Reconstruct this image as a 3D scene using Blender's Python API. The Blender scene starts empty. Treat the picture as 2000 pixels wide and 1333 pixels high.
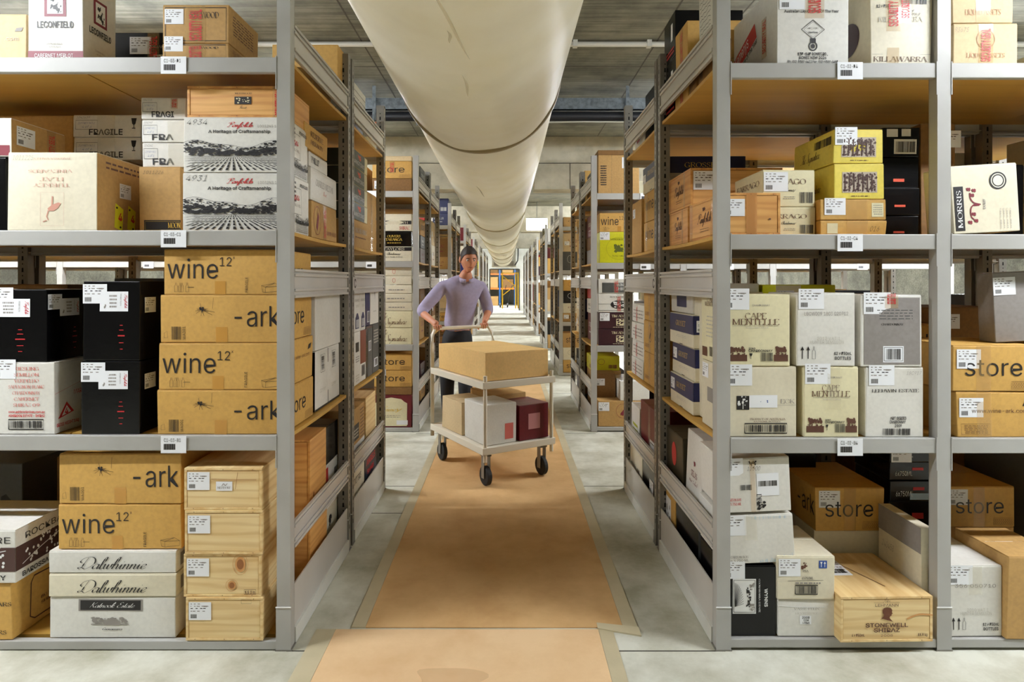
import bpy, bmesh, math, random
from mathutils import Vector, Matrix
SC = bpy.context.scene
COL = SC.collection
R = random.Random(7)
F, CX, CY, H = 1190.0, 988.0, 552.0, 1.514      # focal length in px, vanishing point, eye height

# ---------------------------------------------------------------- camera, exposure, light
cam = bpy.data.cameras.new('camera')
camo = bpy.data.objects.new('camera', cam); COL.objects.link(camo)
camo.location = (0, 0, H); camo.rotation_euler = (math.pi / 2, 0, 0)
cam.sensor_width = 36.0; cam.lens = 36.0 * F / 2000.0
cam.shift_x = (1000 - CX) / 2000.0; cam.shift_y = -(666.5 - CY) / 2000.0
cam.clip_start = 0.05; cam.clip_end = 100
SC.camera = camo
w = bpy.data.worlds.new('world'); SC.world = w; w.use_nodes = True
w.node_tree.nodes['Background'].inputs[0].default_value = (0.9, 0.95, 1, 1)
w.node_tree.nodes['Background'].inputs[1].default_value = 0.35
SC.view_settings.view_transform = 'Standard'; SC.view_settings.look = 'None'
SC.view_settings.exposure = 0.14; SC.view_settings.gamma = 1.0
SC.view_settings.use_curve_mapping = False
SC.cycles.max_bounces = 8; SC.cycles.diffuse_bounces = 7; SC.cycles.glossy_bounces = 3
SC.cycles.transparent_max_bounces = 8; SC.cycles.sample_clamp_indirect = 6.0
SC.cycles.caustics_reflective = False; SC.cycles.caustics_refractive = False

LAMP_W = 48.0          # watts of one tube fitting
def tube_light(x, y, z, length, watts):
    l = bpy.data.lights.new('tube_light', 'AREA'); l.shape = 'RECTANGLE'
    l.size = length; l.size_y = 0.1; l.energy = watts; l.color = (0.96, 0.98, 1.0)
    o = bpy.data.objects.new('tube_light', l); COL.objects.link(o); o.location = (x, y, z)
    return o
AISLES = [1.48, 5.34, 9.0, 12.7, 16.35, 20.05, 23.7, 27.4, 31.2]     # cross aisles between the rack blocks
LAMPS = []
for i, y in enumerate(AISLES):
    for s in (-1, 1):
        if i < 3:
            for k in range(3): LAMPS.append((s * (3.05 + 1.75 * k), y, 3.22, 1.5, LAMP_W))
        else:
            LAMPS.append((s * 4.2, y, 3.22, 4.0, LAMP_W * 3.4))
for L in LAMPS: tube_light(L[0], L[1], L[2] - 0.12, L[3], L[4])

# ---------------------------------------------------------------- materials
def lin(c): return tuple(((v / 255) / 12.92 if v / 255 <= .04045 else ((v / 255 + .055) / 1.055) ** 2.4) for v in c[:3]) + (1,)
MATS = {}
def mat(name, rgb=None, rough=.6, metal=0, kind=None, amt=.08, scale=30, bump=0, spec=.5, emit=0, alpha=1, rgb2=None, coat=0):
    if name in MATS: return MATS[name]
    m = bpy.data.materials.new(name); MATS[name] = m; m.use_nodes = True
    nt = m.node_tree; b = nt.nodes['Principled BSDF']; N = nt.nodes.new; K = nt.links.new
    c = lin(rgb)
    b.inputs['Base Color'].default_value = c; b.inputs['Roughness'].default_value = rough
    b.inputs['Metallic'].default_value = metal; b.inputs['Specular IOR Level'].default_value = spec
    if coat: b.inputs['Coat Weight'].default_value = coat; b.inputs['Coat Roughness'].default_value = .15
    if emit:
        b.inputs['Emission Color'].default_value = c; b.inputs['Emission Strength'].default_value = emit
    if alpha < 1: b.inputs['Alpha'].default_value = alpha
    if kind:
        tc = N('ShaderNodeTexCoord'); mp = N('ShaderNodeMapping'); K(tc.outputs['Object'], mp.inputs[0])
        oi = N('ShaderNodeObjectInfo')
        ns = N('ShaderNodeTexNoise'); ns.inputs['Detail'].default_value = 5
        off = N('ShaderNodeVectorMath'); off.operation = 'ADD'; K(mp.outputs[0], off.inputs[0])
        cmb = N('ShaderNodeMath'); cmb.operation = 'MULTIPLY'; cmb.inputs[1].default_value = 37
        K(oi.outputs['Random'], cmb.inputs[0]); K(cmb.outputs[0], off.inputs[1]); K(off.outputs[0], ns.inputs['Vector'])
        ns.inputs['Scale'].default_value = scale
        if kind == 'woodx': mp.inputs['Scale'].default_value = (.10, 1, 1)
        if kind == 'woody': mp.inputs['Scale'].default_value = (1, .10, 1)
        if kind == 'board': mp.inputs['Scale'].default_value = (.03, 1, 1)
        ramp = N('ShaderNodeValToRGB'); K(ns.outputs[0], ramp.inputs[0])
        d = lin(rgb2) if rgb2 else tuple(v * (1 - 2.2 * amt) for v in c[:3]) + (1,)
        ramp.color_ramp.elements[0].color = d; ramp.color_ramp.elements[1].color = c
        ramp.color_ramp.elements[0].position = .32; ramp.color_ramp.elements[1].position = .62
        out = ramp.outputs[0]
        if kind in ('woodx', 'woody'):
            wv = N('ShaderNodeTexWave'); wv.bands_direction = 'Z' ; wv.inputs['Scale'].default_value = 9
            wv.inputs['Distortion'].default_value = 9; wv.inputs['Detail'].default_value = 2; wv.inputs['Detail Scale'].default_value = 1.2
            K(off.outputs[0], wv.inputs['Vector'])
            mx = N('ShaderNodeMix'); mx.data_type = 'RGBA'; mx.blend_type = 'MULTIPLY'
            r2 = N('ShaderNodeValToRGB'); K(wv.outputs[0], r2.inputs[0])
            r2.color_ramp.elements[0].color = (.72, .56, .40, 1); r2.color_ramp.elements[1].color = (1, 1, 1, 1)
            r2.color_ramp.elements[1].position = .55
            mx.inputs[0].default_value = .42; K(out, mx.inputs[6]); K(r2.outputs[0], mx.inputs[7]); out = mx.outputs[2]
        if kind in ('card', 'worn'):           # faint large-scale tone change and scuffs
            n2 = N('ShaderNodeTexNoise'); n2.inputs['Scale'].default_value = 3; n2.inputs['Detail'].default_value = 8
            K(off.outputs[0], n2.inputs['Vector'])
            mx = N('ShaderNodeMix'); mx.data_type = 'RGBA'; mx.blend_type = 'MULTIPLY'; mx.inputs[0].default_value = .5
            r2 = N('ShaderNodeValToRGB'); K(n2.outputs[0], r2.inputs[0])
            r2.color_ramp.elements[0].color = (.78, .75, .70, 1); r2.color_ramp.elements[1].color = (1, 1, 1, 1)
            r2.color_ramp.elements[0].position = .3; r2.color_ramp.elements[1].position = .55
            K(out, mx.inputs[6]); K(r2.outputs[0], mx.inputs[7]); out = mx.outputs[2]
        K(out, b.inputs['Base Color'])
        if bump:
            bp = N('ShaderNodeBump'); bp.inputs['Strength'].default_value = bump; bp.inputs['Distance'].default_value = .004
            K(ns.outputs[0], bp.inputs['Height']); K(bp.outputs[0], b.inputs['Normal'])
    return m

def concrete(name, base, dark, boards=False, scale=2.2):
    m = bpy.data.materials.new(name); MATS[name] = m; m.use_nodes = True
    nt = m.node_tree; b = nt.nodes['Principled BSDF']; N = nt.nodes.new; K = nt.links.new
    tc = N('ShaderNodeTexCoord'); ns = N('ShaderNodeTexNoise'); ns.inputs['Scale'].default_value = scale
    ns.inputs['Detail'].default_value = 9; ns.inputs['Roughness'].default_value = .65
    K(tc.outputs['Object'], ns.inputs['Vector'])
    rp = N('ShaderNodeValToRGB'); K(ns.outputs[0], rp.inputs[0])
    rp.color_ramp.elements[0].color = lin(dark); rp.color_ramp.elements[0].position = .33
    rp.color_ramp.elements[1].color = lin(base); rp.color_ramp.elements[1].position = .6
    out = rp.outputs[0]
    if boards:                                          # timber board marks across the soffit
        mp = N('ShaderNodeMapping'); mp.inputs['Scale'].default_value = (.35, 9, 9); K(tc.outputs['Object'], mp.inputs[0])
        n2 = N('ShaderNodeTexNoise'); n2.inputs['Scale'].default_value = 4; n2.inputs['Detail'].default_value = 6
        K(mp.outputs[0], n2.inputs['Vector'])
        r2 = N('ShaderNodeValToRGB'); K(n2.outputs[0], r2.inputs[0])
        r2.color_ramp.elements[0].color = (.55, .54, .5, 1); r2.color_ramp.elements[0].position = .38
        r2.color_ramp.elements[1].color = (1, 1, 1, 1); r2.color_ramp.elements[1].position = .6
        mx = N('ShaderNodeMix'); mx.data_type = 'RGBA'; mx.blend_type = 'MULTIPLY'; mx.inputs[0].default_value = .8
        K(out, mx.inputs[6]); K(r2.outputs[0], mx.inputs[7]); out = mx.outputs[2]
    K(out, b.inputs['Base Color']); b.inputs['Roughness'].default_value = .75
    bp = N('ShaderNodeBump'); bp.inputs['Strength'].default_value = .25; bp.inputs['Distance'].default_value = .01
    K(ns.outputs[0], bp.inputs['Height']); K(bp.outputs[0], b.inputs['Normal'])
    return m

M_BROWN = mat('brown_cardboard', (208, 163, 84), .62, kind='card', amt=.05, scale=60, bump=.08)
M_TAN = mat('tan_cardboard', (192, 152, 92), .7, kind='card', amt=.06, scale=60, bump=.1)
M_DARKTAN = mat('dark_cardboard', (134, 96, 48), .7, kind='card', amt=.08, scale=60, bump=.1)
M_PALE = mat('pale_cardboard', (214, 190, 148), .7, kind='card', amt=.04, scale=60, bump=.08)
M_WHITE = mat('white_cardboard', (226, 224, 217), .5, kind='card', amt=.03, scale=70, bump=.06)
M_CREAM = mat('cream_cardboard', (224, 216, 192), .5, kind='card', amt=.03, scale=60, bump=.06)
M_LEMON = mat('lemon_cardboard', (228, 220, 182), .5, kind='card', amt=.03, scale=60)
M_YELLOW = mat('yellow_cardboard', (236, 216, 92), .45, kind='card', amt=.04, scale=60)
M_LIME = mat('lime_cardboard', (208, 206, 30), .4, kind='card', amt=.03, scale=60)
M_BLACK = mat('black_cardboard', (10, 9, 11), .22, spec=.35, kind='worn', amt=.15, scale=40, bump=.12)
M_NAVY = mat('navy_cardboard', (24, 30, 84), .4, kind='card', amt=.05, scale=60)
M_MAROON = mat('maroon_cardboard', (108, 22, 32), .4, kind='card', amt=.08, scale=60)
M_PLUM = mat('plum_cardboard', (58, 22, 34), .4, kind='card', amt=.08, scale=60)
M_GREEN = mat('dark_green_cardboard', (44, 54, 46), .45, kind='card', amt=.05, scale=60)
M_GREY = mat('grey_cardboard', (142, 136, 132), .5, kind='card', amt=.05, scale=60)
M_SLATE = mat('slate_cardboard', (82, 84, 84), .5, kind='card', amt=.05, scale=60)
M_RED = mat('red_cardboard', (190, 40, 28), .45, kind='card', amt=.05, scale=60)
M_PINEX = mat('pine_grain_across', (236, 212, 160), .5, kind='woodx', amt=.05, scale=24, rgb2=(226, 194, 136), bump=.08)
M_PINEY = mat('pine_grain_back', (234, 208, 154), .5, kind='woody', amt=.05, scale=24, rgb2=(218, 182, 122), bump=.08)
M_ORANGEX = mat('orange_pine_across', (232, 180, 108), .45, kind='woodx', amt=.05, scale=24, rgb2=(212, 152, 84), bump=.06)
M_ORANGEY = mat('orange_pine_back', (228, 174, 100), .45, kind='woody', amt=.05, scale=24, rgb2=(208, 146, 78), bump=.06)
M_STEEL = mat('grey_powder_coat', (174, 173, 169), .38, kind='worn', amt=.02, scale=8, spec=.5)
M_GUARD = mat('grey_guard_paint', (192, 188, 182), .3, kind='worn', amt=.02, scale=5, spec=.6)
M_GALV = mat('galvanised_upright', (138, 134, 126), .35, metal=.35, kind='worn', amt=.05, scale=20)
M_SLOT = mat('dark_slot', (14, 13, 12), .9)
M_BOARD = mat('golden_particle_board', (200, 156, 74), .55, kind='board', amt=.05, scale=18)
M_INK = mat('black_ink', (26, 22, 22), .5)
M_FAINT = mat('grey_ink', (142, 136, 130), .6)
M_PALEINK = mat('pale_ink', (190, 186, 176), .6)
M_REDINK = mat('red_ink', (196, 40, 44), .5)
M_WINEINK = mat('wine_red_ink', (122, 30, 46), .5)
M_BROWNINK = mat('brown_ink', (92, 56, 40), .55)
M_GOLDINK = mat('gold_ink', (226, 190, 84), .4)
M_WHITEINK = mat('white_ink', (232, 232, 230), .5)
M_BLUEINK = mat('blue_ink', (40, 76, 150), .5)
M_PALEBLUE = mat('pale_blue_ink', (168, 196, 216), .5)
M_YELINK = mat('yellow_ink', (226, 222, 40), .5)
M_ORANGEINK = mat('orange_red_ink', (222, 82, 50), .5)
M_BROWNPRINT = mat('chocolate_print', (70, 40, 34), .5)
M_PAPER = mat('label_paper', (238, 240, 244), .45)
M_TAPE = mat('clear_packing_tape', (214, 178, 120), .12, alpha=.28, coat=.6)
M_TAPEW = mat('clear_tape_on_white', (226, 220, 196), .12, alpha=.2, coat=.6)
M_CONCRETE = concrete('floor_concrete', (207, 206, 192), (160, 156, 134))
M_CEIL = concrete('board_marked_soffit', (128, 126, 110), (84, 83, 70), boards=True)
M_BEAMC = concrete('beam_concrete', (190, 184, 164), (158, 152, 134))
M_WALL = mat('white_painted_wall', (212, 212, 204), .7, kind='worn', amt=.02, scale=3)
M_DUCT = mat('cream_duct_skin', (251, 248, 236), .42, kind='worn', amt=.025, scale=2.4, rgb2=(243, 237, 212))
_nt = M_DUCT.node_tree; _b = _nt.nodes['Principled BSDF']; _o = _nt.nodes['Material Output']     # thin cloth skin: some light comes through
_t = _nt.nodes.new('ShaderNodeBsdfTranslucent'); _t.inputs[0].default_value = lin((253, 249, 236)); _m = _nt.nodes.new('ShaderNodeMixShader'); _m.inputs[0].default_value = .38
_nt.links.new(_b.outputs[0], _m.inputs[1]); _nt.links.new(_t.outputs[0], _m.inputs[2]); _nt.links.new(_m.outputs[0], _o.inputs[0])
M_MAT = concrete('tan_floor_mat', (228, 194, 150), (216, 178, 132), scale=3)
M_RUNNER = concrete('worn_tan_runner', (214, 174, 120), (196, 154, 100), scale=3)
M_MATTAPE = mat('grey_tape_border', (196, 184, 152), .45, kind='worn', amt=.04, scale=9)
M_DARK = mat('dark_joint', (70, 66, 56), .9)
M_ZINC = mat('galvanised_zinc', (122, 130, 134), .4, metal=.5, kind='worn', amt=.2, scale=26)
M_PIPE = mat('black_pipe', (20, 22, 26), .5)
M_CONDUIT = mat('white_conduit', (200, 198, 186), .4)
M_CABLE = mat('orange_cable', (206, 96, 44), .5)
M_LIGHT = mat('lamp_diffuser', (255, 250, 236), .5, emit=6)
M_TUBE = mat('glowing_tube', (240, 247, 255), .5, emit=100)
M_BLUE = mat('blue_rack_paint', (24, 92, 158), .4)
M_YELP = mat('yellow_rack_paint', (240, 190, 30), .4)

# ---------------------------------------------------------------- mesh helpers
def link(name, me, parent=None, loc=None, rot=None, **props):
    o = bpy.data.objects.new(name, me); COL.objects.link(o)
    if parent: o.parent = parent
    if loc: o.location = loc
    if rot: o.rotation_euler = rot
    for k, v in props.items(): o[k] = v
    return o
class MB:
    """collects quads and solids, then makes ONE mesh"""
    def __init__(s): s.v = []; s.f = []; s.mi = []; s.mats = []
    def m(s, mt):
        if mt not in s.mats: s.mats.append(mt)
        return s.mats.index(mt)
    def add(s, vs, fs, mt):
        b = len(s.v); s.v += [tuple(v) for v in vs]; k = s.m(mt)
        for f in fs: s.f.append([b + i for i in f]); s.mi.append(k)
    def box(s, x0, x1, y0, y1, z0, z1, mt, r=0):
        if r:
            vs, fs = rbox(x1 - x0, y1 - y0, z1 - z0, r, 0)
            s.add([(v[0] + (x0 + x1) / 2, v[1] + (y0 + y1) / 2, v[2] + z0) for v in vs], fs, mt); return
        s.add([(x, y, z) for z in (z0, z1) for y in (y0, y1) for x in (x0, x1)],
              [(0, 2, 3, 1), (4, 5, 7, 6), (0, 1, 5, 4), (2, 6, 7, 3), (0, 4, 6, 2), (1, 3, 7, 5)], mt)
    def tube(s, pts, r, mt, n=8, close=False):
        P = [Vector(p) for p in pts]; b = []; vs = []; fs = []
        for i, p in enumerate(P):
            a = P[max(i - 1, 0)]; c = P[min(i + 1, len(P) - 1)]; t = (c - a).normalized()
            u = t.cross(Vector((0, 0, 1)))
            if u.length < .1: u = t.cross(Vector((0, 1, 0)))
            u.normalize(); q = t.cross(u)
            rr = r[i] if isinstance(r, (list, tuple)) else r
            for k in range(n):
                an = 2 * math.pi * k / n; vs.append(p + (u * math.cos(an) + q * math.sin(an)) * rr)
        for i in range(len(P) - 1):
            for k in range(n):
                fs.append((i * n + k, i * n + (k + 1) % n, (i + 1) * n + (k + 1) % n, (i + 1) * n + k))
        fs.append(tuple(range(n))[::-1]); fs.append(tuple((len(P) - 1) * n + k for k in range(n)))
        s.add(vs, fs, mt)
    def mesh(s, name, smooth=False):
        me = bpy.data.meshes.new(name); me.from_pydata(s.v, [], s.f)
        for mt in s.mats: me.materials.append(mt)
        me.polygons.foreach_set('material_index', s.mi)
        if smooth: me.polygons.foreach_set('use_smooth', [True] * len(me.polygons))
        me.update(); return me
    def build(s, name, parent=None, loc=None, rot=None, smooth=False, **props):
        return link(name, s.mesh(name, smooth), parent, loc, rot, **props)

def rbox(w, d, h, r, n):
    """rounded box shell, base centre at the origin; n = extra cuts per face"""
    r = min(r, w / 3, d / 3, h / 3)
    def cuts(L): return [0, r] + [r + (L - 2 * r) * (i + 1) / (n + 1) for i in range(n)] + [L - r, L]
    A, B, C = cuts(w), cuts(d), cuts(h); idx = {}; vs = []; fs = []
    def vid(x, y, z):
        k = (round(x, 5), round(y, 5), round(z, 5))
        if k not in idx:
            c = Vector((min(max(x, r), w - r), min(max(y, r), d - r), min(max(z, r), h - r)))
            e = Vector((x, y, z)) - c
            p = c + e.normalized() * r if e.length > 1e-9 else c
            idx[k] = len(vs); vs.append((p.x - w / 2, p.y - d / 2, p.z))
        return idx[k]
    def face(U, V, fn, flip):
        for i in range(len(U) - 1):
            for j in range(len(V) - 1):
                q = [vid(*fn(U[i], V[j])), vid(*fn(U[i + 1], V[j])), vid(*fn(U[i + 1], V[j + 1])), vid(*fn(U[i], V[j + 1]))]
                fs.append(q[::-1] if flip else q)
    face(A, C, lambda u, v: (u, 0, v), False); face(A, C, lambda u, v: (u, d, v), True)
    face(B, C, lambda u, v: (0, u, v), True); face(B, C, lambda u, v: (w, u, v), False)
    face(A, B, lambda u, v: (u, v, 0), True); face(A, B, lambda u, v: (u, v, h), False)
    return vs, fs

# ---------------------------------------------------------------- lettering
SERIF = {'A': (.74, ['.05,0 .37,1', '.37,1 .7,0', '.17,.35 .57,.35']), 'B': (.62, ['.13,0 .13,1', '~.13,1 .4,.98 .5,.78 .4,.56 .13,.53', '~.13,.53 .45,.5 .56,.27 .42,.03 .13,0']),
 'C': (.7, ['~.63,.76 .5,.96 .34,1 .13,.82 .07,.5 .13,.18 .34,0 .52,.04 .65,.24']), 'D': (.75, ['.13,0 .13,1', '~.13,1 .45,.97 .66,.75 .69,.5 .66,.25 .45,.03 .13,0']),
 'E': (.6, ['.13,0 .13,1', '.1,1 .54,1', '.54,1 .54,.85', '.13,.52 .42,.52', '.1,0 .56,0', '.56,0 .56,.17']), 'F': (.56, ['.13,0 .13,1', '.1,1 .52,1', '.52,1 .52,.85', '.13,.52 .42,.52']),
 'G': (.74, ['~.63,.76 .5,.96 .34,1 .13,.82 .07,.5 .13,.18 .34,0 .52,.03 .62,.12', '.62,.42 .62,.05', '.45,.42 .7,.42']), 'H': (.78, ['.13,0 .13,1', '.64,0 .64,1', '.13,.52 .64,.52']),
 'I': (.3, ['.15,0 .15,1']), 'J': (.4, ['.27,1 .27,.2', '~.27,.2 .22,.03 .08,.0 .03,.1']), 'K': (.7, ['.13,0 .13,1', '.6,1 .15,.45', '.27,.6 .63,0']), 'L': (.57, ['.13,0 .13,1', '.1,0 .52,0', '.52,0 .52,.17']),
 'M': (.9, ['.12,0 .12,1', '.12,1 .44,.05', '.76,1 .44,.05', '.76,0 .76,1']), 'N': (.78, ['.12,0 .12,1', '.12,1 .64,0', '.64,0 .64,1']), 'O': (.78, ['~.38,1 .13,.82 .07,.5 .13,.18 .38,0 .64,.18 .7,.5 .64,.82 .38,1']),
 'P': (.6, ['.13,0 .13,1', '~.13,1 .42,.98 .54,.75 .42,.5 .13,.47']), 'Q': (.78, ['~.38,1 .13,.82 .07,.5 .13,.18 .38,0 .64,.18 .7,.5 .64,.82 .38,1', '.4,.2 .75,-.15']),
 'R': (.68, ['.13,0 .13,1', '~.13,1 .42,.98 .54,.77 .42,.55 .13,.52', '.3,.52 .64,0']), 'S': (.54, ['~.45,.8 .35,.97 .2,.97 .09,.78 .2,.58 .4,.42 .46,.22 .34,.02 .17,.02 .06,.22']),
 'T': (.64, ['.32,0 .32,1', '.04,1 .6,1', '.04,1 .04,.84', '.6,1 .6,.84']), 'U': (.74, ['.13,1 .13,.3', '~.13,.3 .18,.06 .36,0 .54,.06 .6,.3', '.6,.3 .6,1']), 'V': (.7, ['.05,1 .35,0', '.65,1 .35,0']),
 'W': (1.0, ['.05,1 .28,0', '.5,1 .28,0', '.5,1 .73,0', '.95,1 .73,0']), 'X': (.7, ['.07,1 .63,0', '.62,1 .08,0']), 'Y': (.68, ['.05,1 .34,.48', '.62,1 .34,.48', '.34,0 .34,.48']), 'Z': (.6, ['.06,1 .54,1', '.54,1 .06,0', '.06,0 .56,0', '.56,0 .56,.16']),
 ' ': (.35, []), '.': (.2, ['.06,.03 .14,.03']), '-': (.4, ['.05,.4 .35,.4']), '&': (.7, ['~.6,.0 .2,.6 .25,.95 .4,.9 .3,.6 .08,.3 .2,0 .4,.05 .6,.45'])}
SCRIPT = {'a': (.42, ['~.36,.36 .22,.42 .06,.25 .08,.04 .2,.02 .34,.2 .38,.4', '~.38,.4 .35,.1 .38,.0 .5,.1']), 'l': (.26, ['~0,.05 .2,.5 .24,.95 .14,.95 .1,.5 .12,.05 .2,0 .32,.1']),
 'h': (.46, ['~0,.05 .2,.5 .24,.95 .14,.95 .1,.5 .08,0', '~.08,0 .14,.3 .28,.42 .34,.3 .33,.05 .4,0 .5,.1']), 'w': (.56, ['~0,.35 .08,.42 .08,.1 .16,0 .28,.1 .3,.4', '~.3,.4 .29,.1 .38,0 .5,.15 .5,.42 .6,.36']),
 'i': (.24, ['~0,.1 .1,.4 .1,.08 .16,0 .28,.1', '.15,.58 .18,.64']), 'n': (.44, ['~0,.3 .06,.4 .08,.35 .06,0', '~.06,0 .14,.32 .26,.42 .31,.3 .3,.06 .38,0 .48,.1']), 'm': (.66, ['~0,.3 .06,.4 .08,.35 .06,0', '~.06,0 .14,.32 .24,.42 .29,.3 .27,0', '~.27,0 .35,.32 .46,.42 .51,.3 .5,.06 .58,0 .68,.1']),
 'e': (.32, ['~0,.1 .14,.16 .3,.32 .22,.42 .08,.3 .08,.06 .2,0 .36,.12']), 'o': (.38, ['~.2,.42 .06,.3 .06,.08 .2,0 .32,.14 .32,.34 .2,.42 .3,.34 .42,.38']), 't': (.26, ['~0,.1 .14,.5 .18,.8', '~.18,.8 .12,.2 .16,0 .3,.1', '.04,.5 .3,.52']),
 's': (.26, ['~0,.05 .14,.42 .2,.15 .14,0 .04,.04', '.14,0 .3,.1']), 'k': (.42, ['~0,.05 .2,.5 .24,.95 .14,.95 .1,.5 .08,0', '~.1,.2 .3,.42 .3,.28 .14,.2', '~.14,.2 .3,.0 .44,.1']), 'f': (.26, ['~0,.05 .2,.5 .26,.95 .16,.9 .1,.3 .04,-.35 -.04,-.25 .1,0 .3,.1']),
 'g': (.42, ['~.36,.36 .22,.42 .06,.25 .08,.04 .2,.02 .34,.2 .38,.4', '~.38,.4 .34,-.1 .2,-.35 .1,-.25 .3,0 .5,.1']), 'u': (.44, ['~0,.3 .08,.42 .08,.1 .16,0 .3,.15 .34,.4', '~.34,.4 .33,.1 .38,0 .5,.1']), 'r': (.3, ['~0,.1 .08,.45 .12,.38 .24,.4 .2,.1 .26,0 .36,.1']),
 'd': (.44, ['~.36,.36 .22,.42 .06,.25 .08,.04 .2,.02 .34,.2 .44,.95', '~.44,.95 .35,.1 .4,0 .5,.1']), 'c': (.32, ['~.28,.34 .2,.42 .06,.28 .08,.04 .2,0 .34,.12']), 'v': (.36, ['~0,.35 .06,.42 .1,.1 .16,0 .28,.15 .3,.42 .4,.38']),
 'D': (.85, ['~.32,.95 .24,.5 .2,.12 .05,.02 0,.12 .2,.12 .5,0 .86,.4 .76,.85 .4,1.02 .02,.85 -.06,.6 .08,.5']), 'P': (.55, ['~.3,.9 .24,.4 .15,.02 .03,.08', '~0,.7 .15,.95 .5,1 .62,.8 .45,.52 .28,.5']), 'K': (.62, ['~.2,.95 .15,.5 .08,0', '~.62,.95 .35,.6 .12,.5', '~.2,.52 .35,.3 .5,.02 .65,.1']),
 'E': (.52, ['~.5,.88 .35,1 .18,.8 .3,.56 .4,.54', '~.3,.54 .08,.4 .08,.08 .3,0 .5,.15']), 'S': (.5, ['~.5,.85 .38,1 .2,.85 .35,.5 .4,.2 .2,0 .02,.12']), 'T': (.6, ['~0,.8 .15,.97 .6,.95 .8,1', '~.45,.95 .38,.4 .2,.02 .05,.1']), 'C': (.5, ['~.5,.8 .35,1 .12,.7 .1,.2 .3,0 .5,.15']), ' ': (.3, [])}
def catmull(P, n=5):
    out = []
    for i in range(len(P) - 1):
        p0, p1, p2, p3 = P[max(i - 1, 0)], P[i], P[i + 1], P[min(i + 2, len(P) - 1)]
        for k in range(n):
            t = k / n
            out.append(tuple(.5 * (2 * p1[a] + (p2[a] - p0[a]) * t + (2 * p0[a] - 5 * p1[a] + 4 * p2[a] - p3[a]) * t * t + (3 * p1[a] - p0[a] - 3 * p2[a] + p3[a]) * t ** 3) for a in (0, 1)))
    return out + [P[-1]]
def ribbon(P, wf):
    vs = []; fs = []
    for i, p in enumerate(P):
        a = P[max(i - 1, 0)]; b = P[min(i + 1, len(P) - 1)]
        dx, dy = b[0] - a[0], b[1] - a[1]; L = math.hypot(dx, dy) or 1e-6
        w = wf(dx / L, dy / L) / 2; nx, ny = -dy / L * w, dx / L * w
        vs += [(p[0] + nx, p[1] + ny), (p[0] - nx, p[1] - ny)]
    for i in range(len(P) - 1): fs.append((2 * i, 2 * i + 1, 2 * i + 3, 2 * i + 2))
    return vs, fs
def stroke_text(s, table, thick, thin, serif, shear=0):
    def wf(dx, dy):
        if dy > 0: dx, dy = -dx, -dy
        return thin + (thick - thin) * abs(dy) ** 1.5 * (1 if dx >= -.12 else .12)
    vs = []; fs = []; x = 0
    for ch in s:
        g = table.get(ch)
        if g is None:
            v, f = text2d(ch, 'sans')
            if v:
                b = len(vs); x0 = min(p[0] for p in v); vs += [(p[0] - x0 + x + .04, p[1] * (.98 if not shear else .7)) for p in v]; fs += [[b + i for i in q] for q in f]; x += max(p[0] for p in v) - x0 + .12
            continue
        for st in g[1]:
            sm = st[0] == '~'; P = [tuple(map(float, q.split(','))) for q in st.lstrip('~').split()]
            v, f = ribbon(catmull(P) if sm else P, wf); b = len(vs)
            vs += [(p[0] + x, p[1]) for p in v]; fs += [[b + i for i in q] for q in f]
            if serif and not sm and abs(P[0][1] - P[-1][1]) > .5:
                for q in (P[0], P[-1]):
                    if q[1] in (0, 1) :
                        b = len(vs); yy = q[1]; y2 = yy + (.045 if yy == 0 else -.045)
                        vs += [(q[0] + x - .13, yy), (q[0] + x + .13, yy), (q[0] + x + .13, y2), (q[0] + x - .13, y2)]; fs.append([b, b + 1, b + 2, b + 3])
        x += g[0]
    return [(a + b * shear, b) for a, b in vs], fs
TXT = {}
SANS, CAPH = None, .7                       # Blender's own bundled grotesque where present, else its built-in face
try:
    import os
    SANS = bpy.data.fonts.load(os.path.join(bpy.utils.system_resource('DATAFILES'), 'fonts', 'Inter.woff2'))
    c = bpy.data.curves.new('t', 'FONT'); c.body = 'H'; c.font = SANS; o = bpy.data.objects.new('t', c); me = bpy.data.meshes.new_from_object(o)
    CAPH = max(v.co.y for v in me.vertices) or .7; bpy.data.meshes.remove(me); bpy.data.objects.remove(o); bpy.data.curves.remove(c)
except Exception: SANS, CAPH = None, .7
def text2d(s, font='sans'):
    k = (s, font)
    if k in TXT: return TXT[k]
    if font == 'serif': r = stroke_text(s.upper(), SERIF, .13, .045, True)
    elif font == 'serifthin': r = stroke_text(s.upper(), SERIF, .10, .035, True)
    elif font == 'script': r = stroke_text(s, SCRIPT, .085, .022, False, .45)
    elif font == 'scriptbold': r = stroke_text(s, SCRIPT, .14, .05, False, .3)
    else:
        c = bpy.data.curves.new('t', 'FONT'); c.body = s; c.resolution_u = 2
        if SANS: c.font = SANS
        if font == 'bold': c.offset = .018
        if font == 'light': c.offset = -.003
        if font == 'hand': c.offset = -.012; c.shear = .35
        if font == 'italic': c.shear = .35
        o = bpy.data.objects.new('t', c); me = bpy.data.meshes.new_from_object(o)
        vs = [(v.co.x / CAPH, v.co.y / CAPH) for v in me.vertices]; fs = [list(p.vertices) for p in me.polygons]
        bpy.data.meshes.remove(me); bpy.data.objects.remove(o); bpy.data.curves.remove(c); r = (vs, fs)
    TXT[k] = r; return r

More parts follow.
